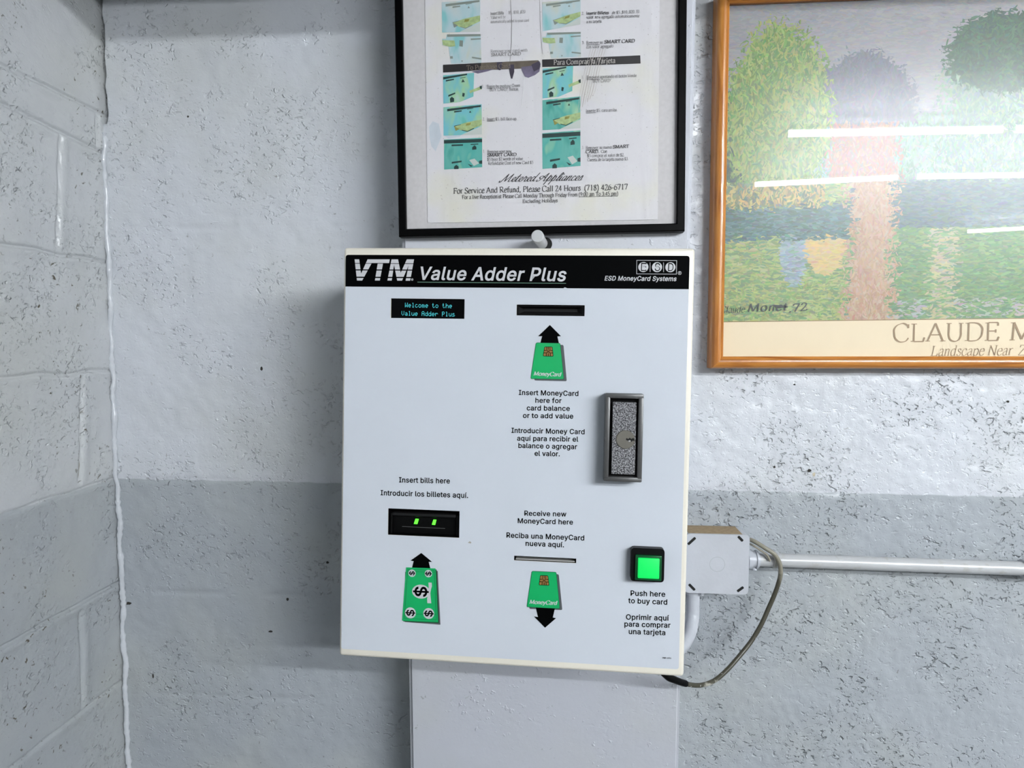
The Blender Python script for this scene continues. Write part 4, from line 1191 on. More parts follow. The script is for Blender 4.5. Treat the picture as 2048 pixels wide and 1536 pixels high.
# push button
V_B = -0.011
ho = Q((1148, 384), (1412, 400), (1407, 670), (1130, 652), v=V_B, k=Z5)
hx0, hx1 = (ho[0][0] + ho[3][0]) / 2, (ho[1][0] + ho[2][0]) / 2
hz0, hz1 = (ho[2][1] + ho[3][1]) / 2, (ho[0][1] + ho[1][1]) / 2
b = MB()
sh = round_poly([(hx0, hz1), (hx1, hz1), (hx1, hz0), (hx0, hz0)], 0.005)
b.slab(sh, V_B, 0.0)
house = b.build('button_housing', M['btn_black'], root)
le = Q((1178, 445), (1393, 455), (1386, 660), (1170, 648), v=V_B - .004, k=Z5)
bx0, bx1 = (le[0][0] + le[3][0]) / 2, (le[1][0] + le[2][0]) / 2
bz0, bz1 = (le[2][1] + le[3][1]) / 2, (le[0][1] + le[1][1]) / 2
b = MB()
b.box(bx0, bx1, V_B - .0035, V_B + .004, bz0, bz1, 0, 0.0014, 3)
rim = b.build('button_rim', M['btn_rim'], house, smooth=True)
b = MB()
q = 0.0034
b.box(bx0 + q, bx1 - q, V_B - .006, V_B, bz0 + q, bz1 - q, 0, 0.0014, 3)
b.build('button_lens', M['btn'], house, smooth=True, label='lit bright green lens')

# printed pictures and words on the front panel
P1 = -0.0003


def card_picture(outline, shadow, chip, arrow, word, k):
    b = MB()
    b.poly(round_poly(Q(*shadow, v=P1, k=k), 0.0022), P1, 3)
    b.poly(Q(*arrow, v=-0.0004, k=k), -0.0004, 1)
    o = round_poly(Q(*outline, v=P1, k=k), 0.0022)
    c = Vector((sum(p[0] for p in o) / len(o), sum(p[1] for p in o) / len(o)))
    b.poly(o, -0.0005, 2)
    b.poly([tuple(c + (Vector(p) - c) * 0.978) for p in o], -0.0006, 0)
    ch = Q(*chip, v=P1, k=k)
    b.poly(round_poly(ch, 0.0015), -0.0008, 1)
    cc = Vector((sum(p[0] for p in ch) / 4, sum(p[1] for p in ch) / 4))
    tl, tr, br, bl = (cc + (Vector(p) - cc) * 0.9 for p in ch)

    def uv(u, w):
        return tuple((tl * (1 - u) + tr * u) * (1 - w) + (bl * (1 - u) + br * u) * w)
    b.poly([uv(*p) for p in ((0.0, .05), (.05, 0), (.95, 0), (1, .05), (1, .95), (.95, 1), (.05, 1), (0, .95))], -0.001, 4)

    def ln(u0, w0, u1, w1, t=0.035):
        d = Vector((u1 - u0, w1 - w0)).normalized() * t
        n = Vector((-d.y, d.x))
        b.poly([uv(u0 + n.x, w0 + n.y), uv(u1 + n.x, w1 + n.y), uv(u1 - n.x, w1 - n.y), uv(u0 - n.x, w0 - n.y)], -0.0012, 1)
    for t in ((.28, 0, .28, .3), (.5, 0, .5, .3), (.72, 0, .72, .3), (.28, .7, .28, 1), (.5, .7, .5, 1), (.72, .7, .72, 1), (0, .38, .25, .38),
              (.75, .38, 1, .38), (0, .66, .25, .66), (.75, .66, 1, .66), (.28, .3, .38, .45), (.72, .3, .62, .45), (.38, .45, .62, .45), (.28, .7, .38, .56), (.72, .7, .62, .56), (.38, .56, .62, .56)):
        ln(*t)
    pen_text(b, 'MoneyCard', VF, K(word[0], k), K(word[1], k), word[2], -0.0008, 5, 0.15, 0.06, 0.22)
    b.build('card_pictogram', [M['green_print'], M['black_print'], M['dark_green_print'], M['grey_print'], M['tan_print'], M['white_print']], root)


card_picture([(368, 1050), (618, 1055), (657, 1429), (312, 1422)], [(400, 1072), (650, 1074), (684, 1446), (350, 1438)],
             [(455, 1092), (536, 1092), (548, 1193), (440, 1191)], [(511, 870), (625, 985), (588, 988), (606, 1070), (410, 1070), (432, 985), (390, 985)],
             ((343, 1386), (630, 1396), 7.6), Z2)
card_picture([(338, 573), (537, 582), (566, 880), (296, 866)], [(360, 594), (556, 600), (585, 890), (316, 880)],
             [(406, 607), (470, 610), (480, 691), (395, 688)], [(368, 860), (527, 868), (508, 950), (534, 956), (445, 1033), (356, 942), (388, 946)],
             ((318, 838), (546, 848), 7.6), Z5)

b = MB()
b.poly(Q((550, 745), (788, 738), (808, 1132), (548, 1112), v=P1, k=Z4), P1, 3)
b.poly(Q((668, 607), (747, 672), (722, 672), (738, 735), (596, 730), (612, 667), (588, 663), v=-.0004, k=Z4), -.0004, 1)
b.poly(Q((560, 720), (780, 728), (797, 1120), (536, 1108), v=-.0005, k=Z4), -.0005, 2)
b.poly(Q((557, 712), (772, 720), (790, 1113), (527, 1102), v=-.0006, k=Z4), -.0006, 0)
oq = [(568, 728), (763, 734), (778, 1096), (543, 1086)]
for i in range(4):
    p, r_ = Vector(oq[i]), Vector(oq[(i + 1) % 4])
    n = Vector((-(r_ - p).y, (r_ - p).x)).normalized() * 1.1
    b.poly(Q(*[tuple(x) for x in (p + n, r_ + n, r_ - n, p - n)], v=-.0008, k=Z4), -.0008, 2)
b.poly(Q((543, 1050), (777, 1057), (777, 1059), (543, 1052), v=-.0008, k=Z4), -.0008, 2)
b.poly(Q((568, 741), (763, 747), (763, 749), (568, 743), v=-.0008, k=Z4), -.0008, 2)
b.poly(Q((720, 823), (744, 824), (746, 850), (740, 870), (734, 900), (736, 930), (741, 975), (712, 974), (710, 940), (722, 900), (722, 860), v=-.0009, k=Z4), -.0009, 5)
for (x, y, rx, ry, s) in ((600, 755, 27, 27, 19), (720, 758, 27, 27, 20), (665, 890, 65, 51, 46), (588, 1045, 40, 40, 29), (722, 1050, 40, 40, 29)):
    c, e, f = Q((x, y), (x + rx, y), (x, y - ry), v=-.001, k=Z4)
    b.poly(ellipse(c, e[0] - c[0], f[1] - c[1]), -.001, 5)
    vs, fs = GLYPH[('$', 0.019)]
    mx = (max(p[0] for p in vs) + min(p[0] for p in vs)) / 2
    my = (max(p[1] for p in vs) + min(p[1] for p in vs)) / 2
    hh = max(p[1] for p in vs) - my
    sc = (Vector(Q((x + s * 1.25, y), v=-.001, k=Z4)[0]) - Vector(c)).length / hh
    b.add([(c[0] - (p[1] - my) * sc, -.0012 + p[2], c[1] + (p[0] - mx) * sc * 1.1) for p in vs], fs, 1)
b.build('banknote_pictogram', [M['green_print'], M['black_print'], M['dark_green_print'], M['grey_print'], M['tan_print'], M['white_print']], root)

TEXT = [
    ('Insert MoneyCard', (192, 152), (803, 163), 9.7, Z3, 0), ('here for', (362, 232), (630, 236), 9.7, Z3, 0),
    ('card balance', (273, 310), (715, 316), 9.7, Z3, 0), ('or to add value', (235, 387), (750, 395), 9.7, Z3, 0),
    ('Introducir Money Card', (117, 540), (866, 555), 9.7, Z3, 1), ('aqu\u00ed para recibir el', (175, 620), (802, 631), 9.7, Z3, 1),
    ('balance o agregar', (188, 695), (790, 708), 9.7, Z3, 1), ('el valor.', (354, 775), (612, 781), 9.7, Z3, 1),
    ('Receive new', (250, 1388), (680, 1398), 9.7, Z3, 2), ('MoneyCard here', (182, 1465), (747, 1480), 9.7, Z3, 2),
    ('Reciba una MoneyCard', (133, 303), (762, 327), 10.0, Z5, 3), ('nueva aqu\u00ed.', (288, 370), (598, 382), 10.0, Z5, 3),
    ('Push here', (1137, 773), (1417, 782), 10.2, Z5, 4), ('to buy card', (1118, 833), (1433, 846), 10.2, Z5, 4),
    ('Oprimir aqu\u00ed', (1100, 966), (1448, 975), 10.2, Z5, 5), ('para comprar', (1087, 1022), (1460, 1033), 10.2, Z5, 5), ('una tarjeta', (1122, 1083), (1418, 1093), 10.2, Z5, 5),
    ('Insert bills here', (505, 90), (877, 98), 10.0, Z4, 6), ('Introducir los billetes aqu\u00ed.', (370, 184), (1010, 204), 10.0, Z4, 7),
    ('VMP 4001', (1393, 1281), (1465, 1284), 2.6, Z5, 8)]
for gi in range(9):
    b = MB()
    for (s, p0, p1, cap, k, g) in TEXT:
        if g == gi:
            sans(b, s, VF, K(p0, k), K(p1, k), cap, P1, 0, 0.014 if g == 8 else 0.019)
    b.build('serial_lettering' if gi == 8 else 'instruction_lettering', M['black_print'], root)
# scuffs: a chipped notch in the band and a small brown scrape
b = MB()
b.poly(Q((640, 500), (664, 484), (690, 494), (694, 503), v=-0.0005, k=Z2), -0.0005)
b.build('scuff', M['panel'], root)
b = MB()
b.poly(Q((1008, 532), (1022, 521), (1034, 528), (1030, 538), v=P1, k=Z4), P1)
b.build('scuff', mat('brown_scrape', (176, 172, 160), 0.6), root)

# ---------------------------------------------------------------- framed pieces on the wall
def frame_mesh(x0, x1, z0, z1, prof, mats, name, parent, smooth=True):
    """Mitred frame: prof = (distance in from the outer edge, depth y)."""
    b = MB()
    loops = [[(x0 + d, y, z0 + d), (x1 - d, y, z0 + d), (x1 - d, y, z1 - d), (x0 + d, y, z1 - d)] for d, y in prof]
    for side in range(4):
        j = (side + 1) % 4
        V, Fc = [], []
        for lp in loops:
            V += [lp[side], lp[j]]
        for k in range(len(loops) - 1):
            Fc.append((2 * k, 2 * k + 1, 2 * k + 3, 2 * k + 2))
        b.add(V, Fc, side % 2 if len(mats) > 1 else 0)
    return b.build(name, mats, parent, smooth=smooth)


# --- instruction notice in a black frame, hung a little crooked on the pillar
NF = in_plane((-0.0325, -0.112, 1.6165), -0.0113)
ZN = (3.0726, 780, 0)


def NQ(*pts, v=0.006):
    return [NF.px(p[0] / ZN[0] + ZN[1], p[1] / ZN[0] + ZN[2], v) for p in pts]


def NK(x, y):
    return (x / ZN[0] + ZN[1], y / ZN[0] + ZN[2])


nroot = empty('framed_notice', NF.matrix(), 'black framed paper notice with faded photos, hung on the pillar above the white machine', 'notice')
nb = [NF.px(797, 473.5), NF.px(1369.7, 462), NF.px(789, 0), NF.px(1374, 0)]
nx0, nx1 = (nb[0][0] + nb[2][0]) / 2, (nb[1][0] + nb[3][0]) / 2
nz0 = (nb[0][1] + nb[1][1]) / 2
nz1 = nz0 + 0.58
m_nf = mat('black_frame_lacquer', (4, 4, 5), 0.35, spec=0.08, noise=0.1)
fw = NQ((98, 1405), v=0.0)[0]
fw = (fw[0] - nx0 + fw[1] - nz0) / 2
frame_mesh(nx0, nx1, nz0, nz1, [(0, 0.0175), (0, 0.0015), (0.0015, 0), (fw - .0015, 0), (fw, 0.0015), (fw, 0.012)], [m_nf], 'frame', nroot)
m_board = mat('speckled_board', (214, 211, 212), 0.6, noise=0.05, scale=160)
b = MB()
b.box(nx0 + .004, nx1 - .004, 0.0075, 0.016, nz0 + .004, nz1 - .004)
b.build('backing_board', m_board, nroot)

# the wrinkled sheet
m_sheet, nt, bs = new_mat('wrinkled_paper')
tc = N(nt, 'TexCoord')
ov = tc.outputs['Object']
c = mix_col(nt, ramp01(nt, noise_node(nt, ov, 9, 3, w=4.0), 0.5, 0.72), lin((231, 229, 233)), lin((232, 230, 216)))
c = mix_col(nt, math_node(nt, 'MULTIPLY', ramp01(nt, noise_node(nt, ov, 420, 1, w=2.0), 0.735, 0.76), 0.5), c, lin((120, 112, 104)))
nt.links.new(c, bs.inputs['Base Color'])
bs.inputs['Roughness'].default_value = 0.55
mp = N(nt, 'Mapping')
mp.inputs['Scale'].default_value = (1.0, 1.0, 0.2)
mp.inputs['Rotation'].default_value = (0, math.radians(4), 0)
nt.links.new(ov, mp.inputs['Vector'])
hgt = math_node(nt, 'ADD', noise_node(nt, mp.outputs[0], 42, 2, 0.4, 0.3), math_node(nt, 'MULTIPLY', noise_node(nt, ov, 28, 3), 0.7))
bp = N(nt, 'Bump')
bp.inputs['Distance'].default_value = 0.0012
nt.links.new(hgt, bp.inputs['Height'])
nt.links.new(bp.outputs['Normal'], bs.inputs['Normal'])
s0 = NQ((232, 1370), (1645, 1350), (1657, 0), (215, 0), v=0.007)
sheet_z1 = nz1 - 0.035
b = MB()
dx = (s0[3][0] - s0[0][0]) / (s0[3][1] - s0[0][1])
dx2 = (s0[2][0] - s0[1][0]) / (s0[2][1] - s0[1][1])
b.slab([s0[0], s0[1], (s0[1][0] + dx2 * (sheet_z1 - s0[1][1]), sheet_z1), (s0[0][0] + dx * (sheet_z1 - s0[0][1]), sheet_z1)], 0.0066, 0.0076)
sheet = b.build('paper_sheet', m_sheet, nroot)
VS = 0.0063


def blotch(name, cols, scale, seed):
    m, nt, bs = new_mat(name)
    tc = N(nt, 'TexCoord')
    mp = N(nt, 'Mapping')
    mp.inputs['Scale'].default_value = (1.0, 1.0, 0.45)
    nt.links.new(tc.outputs['Object'], mp.inputs['Vector'])
    f = noise_node(nt, mp.outputs[0], scale, 2, 0.5, 0.3, w=seed)
    rp = N(nt, 'ValToRGB')
    n = len(cols)
    rp.color_ramp.elements[0].position, rp.color_ramp.elements[1].position = 0.3, 0.7
    rp.color_ramp.elements[0].color = lin(cols[0]) + (1,)
    rp.color_ramp.elements[1].color = lin(cols[-1]) + (1,)
    for i in range(1, n - 1):
        rp.color_ramp.elements.new(0.3 + 0.4 * i / (n - 1)).color = lin(cols[i]) + (1,)
    nt.links.new(f, rp.inputs['Fac'])
    nt.links.new(rp.outputs['Color'], bs.inputs['Base Color'])
    bs.inputs['Roughness'].default_value = 0.5
    return m


m_pf = [blotch('faded_photo_ink', ((140, 204, 206), (186, 214, 220), (200, 216, 218), (210, 212, 186)), 46, 1.0),
        blotch('teal_photo_ink', ((84, 186, 168), (128, 206, 200), (122, 200, 214), (166, 214, 166), (190, 218, 214)), 40, 2.0),
        blotch('deep_teal_photo_ink', ((62, 164, 150), (106, 188, 176), (84, 182, 172), (176, 220, 176)), 38, 3.0)]
m_bar = mat('photo_dark_ink', (26, 60, 58), 0.5)
m_barf = mat('photo_faded_ink', (140, 150, 142), 0.5)
m_bill = mat('photo_banknote_ink', (178, 200, 140), 0.5, noise=0.2, scale=200)
m_pw = mat('photo_white', (206, 214, 208), 0.5)
m_ochre = mat('photo_ochre_ink', (150, 148, 70), 0.5, noise=0.2, scale=200)


def photo(tl, tr, br, bl, kind, shade):
    """Small printed photo of the machine. u across, w down."""
    b = MB()
    c = NQ(tl, tr, br, bl, v=VS)
    TL, TR, BR, BL = (Vector(p) for p in c)

    def uv(u, w):
        return tuple((TL * (1 - u) + TR * u) * (1 - w) + (BL * (1 - u) + BR * u) * w)

    def pg(pts, m, k=1):
        b.poly([uv(*p) for p in pts], VS - 0.0001 * k, m)
    dark = 1 if shade else 2
    if kind == 'bill':
        b.poly([uv(*p) for p in ((0, .06), (1, 0), (1, .72), (.45, 1), (0, 1))], VS, 0)
        pg(((.1, .12), (.98, .03), (.98, .09), (.1, .2)), dark)
        pg(((.28, .2), (.48, .18), (.48, .22), (.28, .25)), dark)
        pg(((.62, .14), (.78, .12), (.78, .135), (.62, .16)), dark)
        pg(((.7, .2), (.73, .27), (.67, .27)), dark)
        pg(((.28, .7), (.62, .58), (1, .5), (1, .68), (.62, .88), (.45, .84)), 3)
        pg(((.6, .62), (.72, .6), (.7, .68), (.58, .7)), 5, 2)
        pg(((.28, .7), (.42, .8), (.32, .86)), 5 if shade else 2, 2)
        pg(((.47, .84), (.62, .90), (.8, .8), (.79, .78), (.62, .875), (.48, .825)), dark, 2)
        pg(((.27, .69), (.46, .64), (.46, .655), (.285, .71)), dark, 2)
        b.poly([uv(*p) for p in ((.45, 1), (1, .72), (1, 1))], VS, 4)
    elif kind == 'button':
        b.poly([uv(*p) for p in ((0, .06), (.8, 0), (.78, .8), (.42, .97), (0, 1))], VS, 0)
        pg(((0, .12), (.62, .02), (.62, .07), (0, .2)), dark)
        pg(((.07, .22), (.28, .18), (.28, .22), (.07, .27)), dark)
        pg(((.44, .16), (.58, .13), (.58, .15), (.44, .18)), dark)
        pg(((.51, .2), (.56, .3), (.47, .31)), dark)
        pg(((.13, .72), (.31, .64), (.31, .69), (.13, .78)), dark)
        pg(((.22, .78), (.28, .84), (.28, .95), (.18, .97), (.17, .84)), dark)
        pg(((.5, .66), (.56, .68), (.54, .8), (.49, .78)), dark)
        pg(((.67, .6), (1, .45), (1, .56), (.74, .66), (.7, .7)), 3)
        pg(((.94, .46), (1, .44), (1, .56), (.95, .54)), dark, 2)
    elif kind == 'card':
        b.poly([uv(*p) for p in ((0, .03), (1, 0), (1, .97), (0, 1))], VS, 0)
        pg(((0, .05), (1, .04), (1, .15), (0, .16)), dark)
        pg(((.2, .2), (.5, .2), (.5, .245), (.2, .25)), dark)
        pg(((.7, .2), (.9, .19), (.9, .22), (.7, .23)), dark)
        pg(((.8, .24), (.85, .30), (.85, .38), (.74, .39), (.74, .31)), dark)
        pg(((.66, .72), (.8, .68), (.92, .84), (.78, .92)), 4)
        pg(((.62, .84), (.76, .92), (.7, .94)), dark)
        pg(((.2, .76), (.46, .73), (.46, .78), (.2, .82)), dark)
        pg(((.32, .86), (.38, .92), (.38, 1), (.26, 1), (.26, .92)), dark)
        pg(((.92, .76), (1, .74), (1, .86), (.92, .85)), dark)
    else:
        b.poly([uv(*p) for p in ((.12, .06), (1, .1), (1, .98), (.22, 1), (.16, .45), (0, .4), (0, .2), (.1, .2))], VS, 0)
        pg(((.13, .06), (1, .06), (1, .13), (.13, .14)), dark)
        pg(((.74, .2), (1, .19), (1, .23), (.74, .25)), dark)
        pg(((0, .24), (.32, .26), (.34, .44), (.2, .46), (.02, .4)), 3)
        pg(((.45, .25), (.54, .26), (.53, .46), (.44, .44)), 5 if shade else 2)
        pg(((.76, .78), (1, .83), (1, .88), (.76, .83)), dark)
        pg(((.48, .9), (.53, .9), (.505, .96)), dark)
        pg(((.2, .76), (.27, .76), (.27, .84), (.2, .84)), dark)
    b.build('printed_photo', [m_pf[0 if shade == 0 else shade], m_bar, m_barf, m_bill, m_pw, m_ochre], sheet)


for a in (((318, 2), (555, -6), (553, 195), (320, 200), 'bill', 0), ((320, 200), (557, 198), (562, 390), (322, 392), 'take', 0),
          ((326, 452), (565, 446), (565, 628), (328, 637), 'button', 1), ((328, 648), (563, 640), (565, 826), (329, 834), 'bill', 1),
          ((331, 852), (566, 846), (567, 1033), (333, 1042), 'card', 2),
          ((935, 2), (1172, -6), (1170, 150), (938, 192), 'bill', 0), ((935, 192), (1172, 186), (1173, 352), (938, 360), 'take', 0),
          ((938, 410), (1172, 402), (1172, 595), (938, 605), 'button', 1), ((937, 604), (1170, 592), (1170, 788), (937, 800), 'bill', 2),
          ((936, 812), (1170, 800), (1171, 1026), (937, 1038), 'card', 2)):
    photo(*a)

m_ink = mat('paper_ink', (62, 60, 62), 0.5)
m_inkf = mat('faded_paper_ink', (150, 148, 148), 0.5)
m_black_bar = mat('bar_ink', (34, 30, 32), 0.5, noise=0.15, scale=60)
m_brown_bar = mat('washed_bar_ink', (104, 94, 82), 0.5, noise=0.4, scale=50)
m_run = mat('run_ink', (112, 104, 128), 0.5, noise=0.35, scale=90)
m_run2 = mat('run_ink_dark', (64, 56, 76), 0.5, noise=0.2, scale=90)
m_pale = mat('pale_bar_lettering', (196, 190, 186), 0.5)
m_crease = mat('crease_pale', (206, 196, 190), 0.5)
m_stain = mat('pale_blue_stain', (208, 217, 226), 0.5, noise=.05, scale=70)
b = MB()
b.poly(NQ((325, 398), (480, 391), (476, 437), (326, 446), v=VS), VS, 0)
b.poly(NQ((480, 391), (560, 386), (556, 430), (476, 437), v=VS), VS, 0)
b.poly(NQ((560, 386), (910, 370), (922, 380), (925, 412), (905, 418), (556, 432), v=VS), VS, 1)
b.poly(NQ((655, 383), (690, 380), (684, 425), (676, 432), (662, 428), v=VS - .0002), VS - .0002, 3)
b.poly(NQ((728, 398), (762, 396), (764, 440), (752, 484), (744, 482), (734, 440), v=VS - .0002), VS - .0002, 3)
b.poly(NQ((805, 412), (905, 400), (914, 372), (926, 392), (918, 440), (890, 462), (850, 478), (828, 470), (808, 430), v=VS - .0001), VS - .0001, 2)
b.poly(NQ((868, 398), (912, 376), (924, 392), (916, 424), (884, 440), v=VS - .0003), VS - .0003, 3)
b.poly(NQ((500, 440), (556, 430), (640, 424), (600, 438), (540, 452), v=VS - .0001), VS - .0001, 2)
b.poly(NQ((935, 366), (1538, 340), (1540, 390), (936, 412), v=VS), VS, 0)
pen_text(b, 'To Purchase Card', NF, NK(470, 430), NK(740, 418), 9.0, VS - .0004, 4, 0.10, 0.045)
pen_text(b, 'Para Comprar la Tarjeta', NF, NK(1005, 398), NK(1385, 386), 9.6, VS - .0004, 5, 0.11, 0.05)
b.build('heading_bar', [m_black_bar, m_brown_bar, m_run, m_run2, mat('faint_bar_lettering', (136, 124, 112), .5), m_pale], sheet)
b = MB()
for k in range(7):
    x = 1172 + k * 15
    pts = [(x + 62, 300), (x + 28, 420), (x - 2, 560), (x - 20, 690 - 16 * k)]
    w_ = 0.8 + 0.5 * (k % 3)
    b.poly(NQ(*[(p[0] - w_, p[1]) for p in pts], *[(p[0] + w_, p[1]) for p in pts[::-1]], v=VS - .0002), VS - .0002, 0)
b.build('crease_fan', m_crease, sheet)
m_fold = mat('fold_shade', (158, 154, 154), .5)
for pts, m_, dv, nm in ((((739, 0), (741, 0), (750, 130), (748, 260), (738, 378), (736, 378), (745, 260), (747, 130)), m_fold, -.0002, 'fold_line'),
                        (((919, 0), (921, 0), (926, 190), (938, 330), (936, 330), (924, 190)), m_fold, -.0002, 'fold_line'),
                        (((823, 470), (827, 470), (823, 560), (811, 660), (808, 660), (818, 560)), mat('streak_white', (240, 240, 242), .5), -.0002, 'white_streak'),
                        (((240, 780), (262, 745), (300, 760), (316, 840), (300, 880), (280, 930), (255, 900), (244, 850)), m_stain, .0002, 'stain'),
                        (((330, 832), (400, 830), (440, 820), (430, 840), (360, 852)), m_stain, .0002, 'stain')):
    b = MB()
    b.poly(NQ(*pts, v=VS + dv), VS + dv)
    b.build(nm, m_, sheet)

NT = [('For Service And Refund, Please Call 24 Hours', (390, 1190), (1172, 1171), 11.0, 0, 1), ('(718) 426-6717', (1196, 1171), (1462, 1164), 11.0, 0, 1),
      ('For a live Receptionist Please Call Monday Through Friday From', (443, 1223), (1152, 1207), 7.6, 0, 1), ('(9:00 am To 3:45 pm)', (1161, 1206), (1402, 1200), 7.6, 0, 1),
      ('Excluding Holidays', (815, 1247), (1030, 1242), 7.0, 0, 1),
      ('1.', (567, 538), (577, 538), 5.5, 0, 0), ('Begin by pushing Green', (595, 540), (800, 533), 6.0, 0, 0), ('"BUY CARD" button.', (605, 560), (792, 556), 6.0, 0, 0),
      ('2.', (570, 740), (582, 740), 5.5, 0, 0), ('Insert $5. bill face-up.', (595, 741), (780, 738), 6.0, 0, 0),
      ('3.', (571, 938), (581, 938), 5.5, 0, 0), ('Remove your new', (598, 941), (748, 937), 6.0, 0, 0), ('SMART CARD', (598, 963), (778, 958), 6.2, 0, 2),
      ('$5 buys $2 worth of value', (598, 988), (817, 983), 6.0, 0, 0), ('Refundable Cost of new Card $3', (603, 1013), (880, 1007), 6.0, 0, 0),
      ('Insert Bills', (618, 92), (700, 88), 6.0, 1, 2), ('$5, $10, $20', (728, 86), (832, 80), 6.0, 1, 0), ('Value will be', (618, 116), (710, 112), 6.0, 1, 0),
      ('automatically added to your card', (618, 142), (855, 132), 5.6, 1, 0), ('Remove your card with', (618, 323), (845, 316), 5.8, 1, 0), ('SMART CARD', (620, 346), (805, 339), 6.2, 1, 2),
      ('2.', (1178, 91), (1192, 91), 5.5, 0, 0), ('Inserte Billetes', (1207, 90), (1345, 86), 6.0, 0, 2), ('de $5.,$10.,$20. El', (1365, 86), (1532, 79), 6.0, 0, 0),
      ('valor sera agregado autom\u00e1ticamente', (1207, 114), (1533, 105), 6.0, 0, 0), ('a su tarjeta.', (1207, 142), (1303, 138), 6.0, 0, 0),
      ('3.', (1180, 270), (1194, 270), 5.5, 0, 0), ('Remover su', (1207, 271), (1308, 268), 6.0, 0, 0), ('SMART CARD', (1318, 267), (1505, 260), 6.6, 0, 2), ('con valor agregado', (1207, 297), (1373, 291), 6.0, 0, 0),
      ('1.', (1178, 482), (1190, 482), 5.5, 1, 0), ('Empiece apretando el bot\u00f3n Verde', (1208, 484), (1515, 472), 6.0, 0, 0), ('"BUY CARD".', (1240, 508), (1365, 503), 6.0, 0, 0),
      ('Inserte $5. cara arriba.', (1205, 690), (1397, 683), 6.0, 0, 0),
      ('3.', (1180, 915), (1190, 915), 5.5, 0, 0), ('Remover su nueva', (1203, 917), (1362, 912), 6.0, 0, 0), ('SMART', (1370, 912), (1470, 908), 6.4, 0, 2), ('CARD.', (1203, 942), (1285, 940), 6.2, 0, 2), ('Con', (1297, 940), (1335, 938), 6.0, 0, 0),
      ('$5 comprar el valor de $2.', (1213, 966), (1440, 960), 6.0, 0, 0), ('Cuenta de la tarjeta nueva $3.', (1213, 991), (1465, 984), 6.0, 0, 0)]
bt, bb = MB(), MB()
bfs = {}
for s, p0, p1, cap, fade, wgt in NT:
    fk = (p0[0] > 1000, p0[1] // 180, p0[0] // 1180)
    tgt = bfs.setdefault(fk, MB()) if fade else (bb if wgt == 1 else bt)
    pen_text(tgt, s, NF, NK(*p0), NK(*p1), cap, VS - .0004, 0, (0.08, 0.095, 0.125)[wgt], (0.035, 0.04, 0.05)[wgt])
for x0_, x1_, y_ in ((595, 628, 543), (595, 645, 744), (598, 668, 944), (1207, 1290, 275), (1208, 1288, 488), (1205, 1265, 694), (1203, 1283, 920)):
    bt.poly(NQ((x0_, y_), (x1_, y_ - 2), (x1_, y_), (x0_, y_ + 2), v=VS - .0003), VS - .0003)
bb.poly(NQ((1160, 1209), (1400, 1203), (1400, 1205), (1160, 1211), v=VS - .0003), VS - .0003)
pen_text(bb, 'Metered Appliances', NF, NK(668, 1118), NK(1190, 1108), 15.5, VS - .0003, 0, 0.075, 0.026, 0.62, SCRIPT, 0.0, False, 12.0)
bt.build('step_lettering', m_ink, sheet)
for bf in bfs.values():
    bf.build('faded_lettering', m_inkf, sheet)
bb.build('contact_lettering', m_ink, sheet)
b = MB()
b.box(nx0 + .006, nx1 - .006, 0.0042, 0.0052, nz0 + .006, nz1 - .006)
b.build('glass_pane', glass_mat('notice_glass', 0.008, 0.0), nroot)

# --- landscape print in an oak frame on the wall
PFR = in_plane((0.7300, -0.036, 1.4085), -0.0058)
proot = empty('framed_picture', PFR.matrix(), 'large landscape print with cream caption strip in a varnished oak frame, right of the pillar', 'picture')
ZP, ZQ = (3.21, 1410, 400), (3.21, 1410, 0)
ol = [PFR.px(1436.5, 0), PFR.px(1423, 738)]
gx0 = (ol[0][0] + ol[1][0]) / 2
gz0 = (PFR.px(1423, 738)[1] + PFR.px(2048, 737)[1]) / 2
fwid = (PFR.px(1460.8, 60)[0] - PFR.px(1435.5, 60)[0])
gx1 = gx0 + 0.965
gz1 = PFR.px(1470, 3)[1] + fwid
frame_mesh(gx0, gx1, gz0, gz1, [(0, 0.0352), (0, 0.007), (0.0012, 0.0035), (0.005, 0.0008), (0.0095, 0.0), (0.0135, 0.0012), (fwid - .0035, 0.0055), (fwid - .002, 0.0052), (fwid, 0.0068), (fwid, 0.016)],
           [wood_mat('oak_across', False), wood_mat('oak_upright', True)], 'frame', proot)
VPR = 0.0125
b = MB()
b.box(gx0 + .006, gx1 - .006, VPR + 0.0003, 0.022, gz0 + .006, gz1 - .006)
prt = b.build('print_sheet', mat('caption_cream', (255, 236, 200), 0.6, noise=0.01), proot)
cl, crt = PFR.px(1450.5, 643, VPR), PFR.px(2048, 635.8, VPR)
slope = (crt[1] - cl[1]) / (crt[0] - cl[0])
IX0, IX1, IZ1 = gx0 + fwid - .003, gx1 - fwid + .003, gz1 - fwid + .003
IZ0 = cl[1] + slope * (IX0 - cl[0])


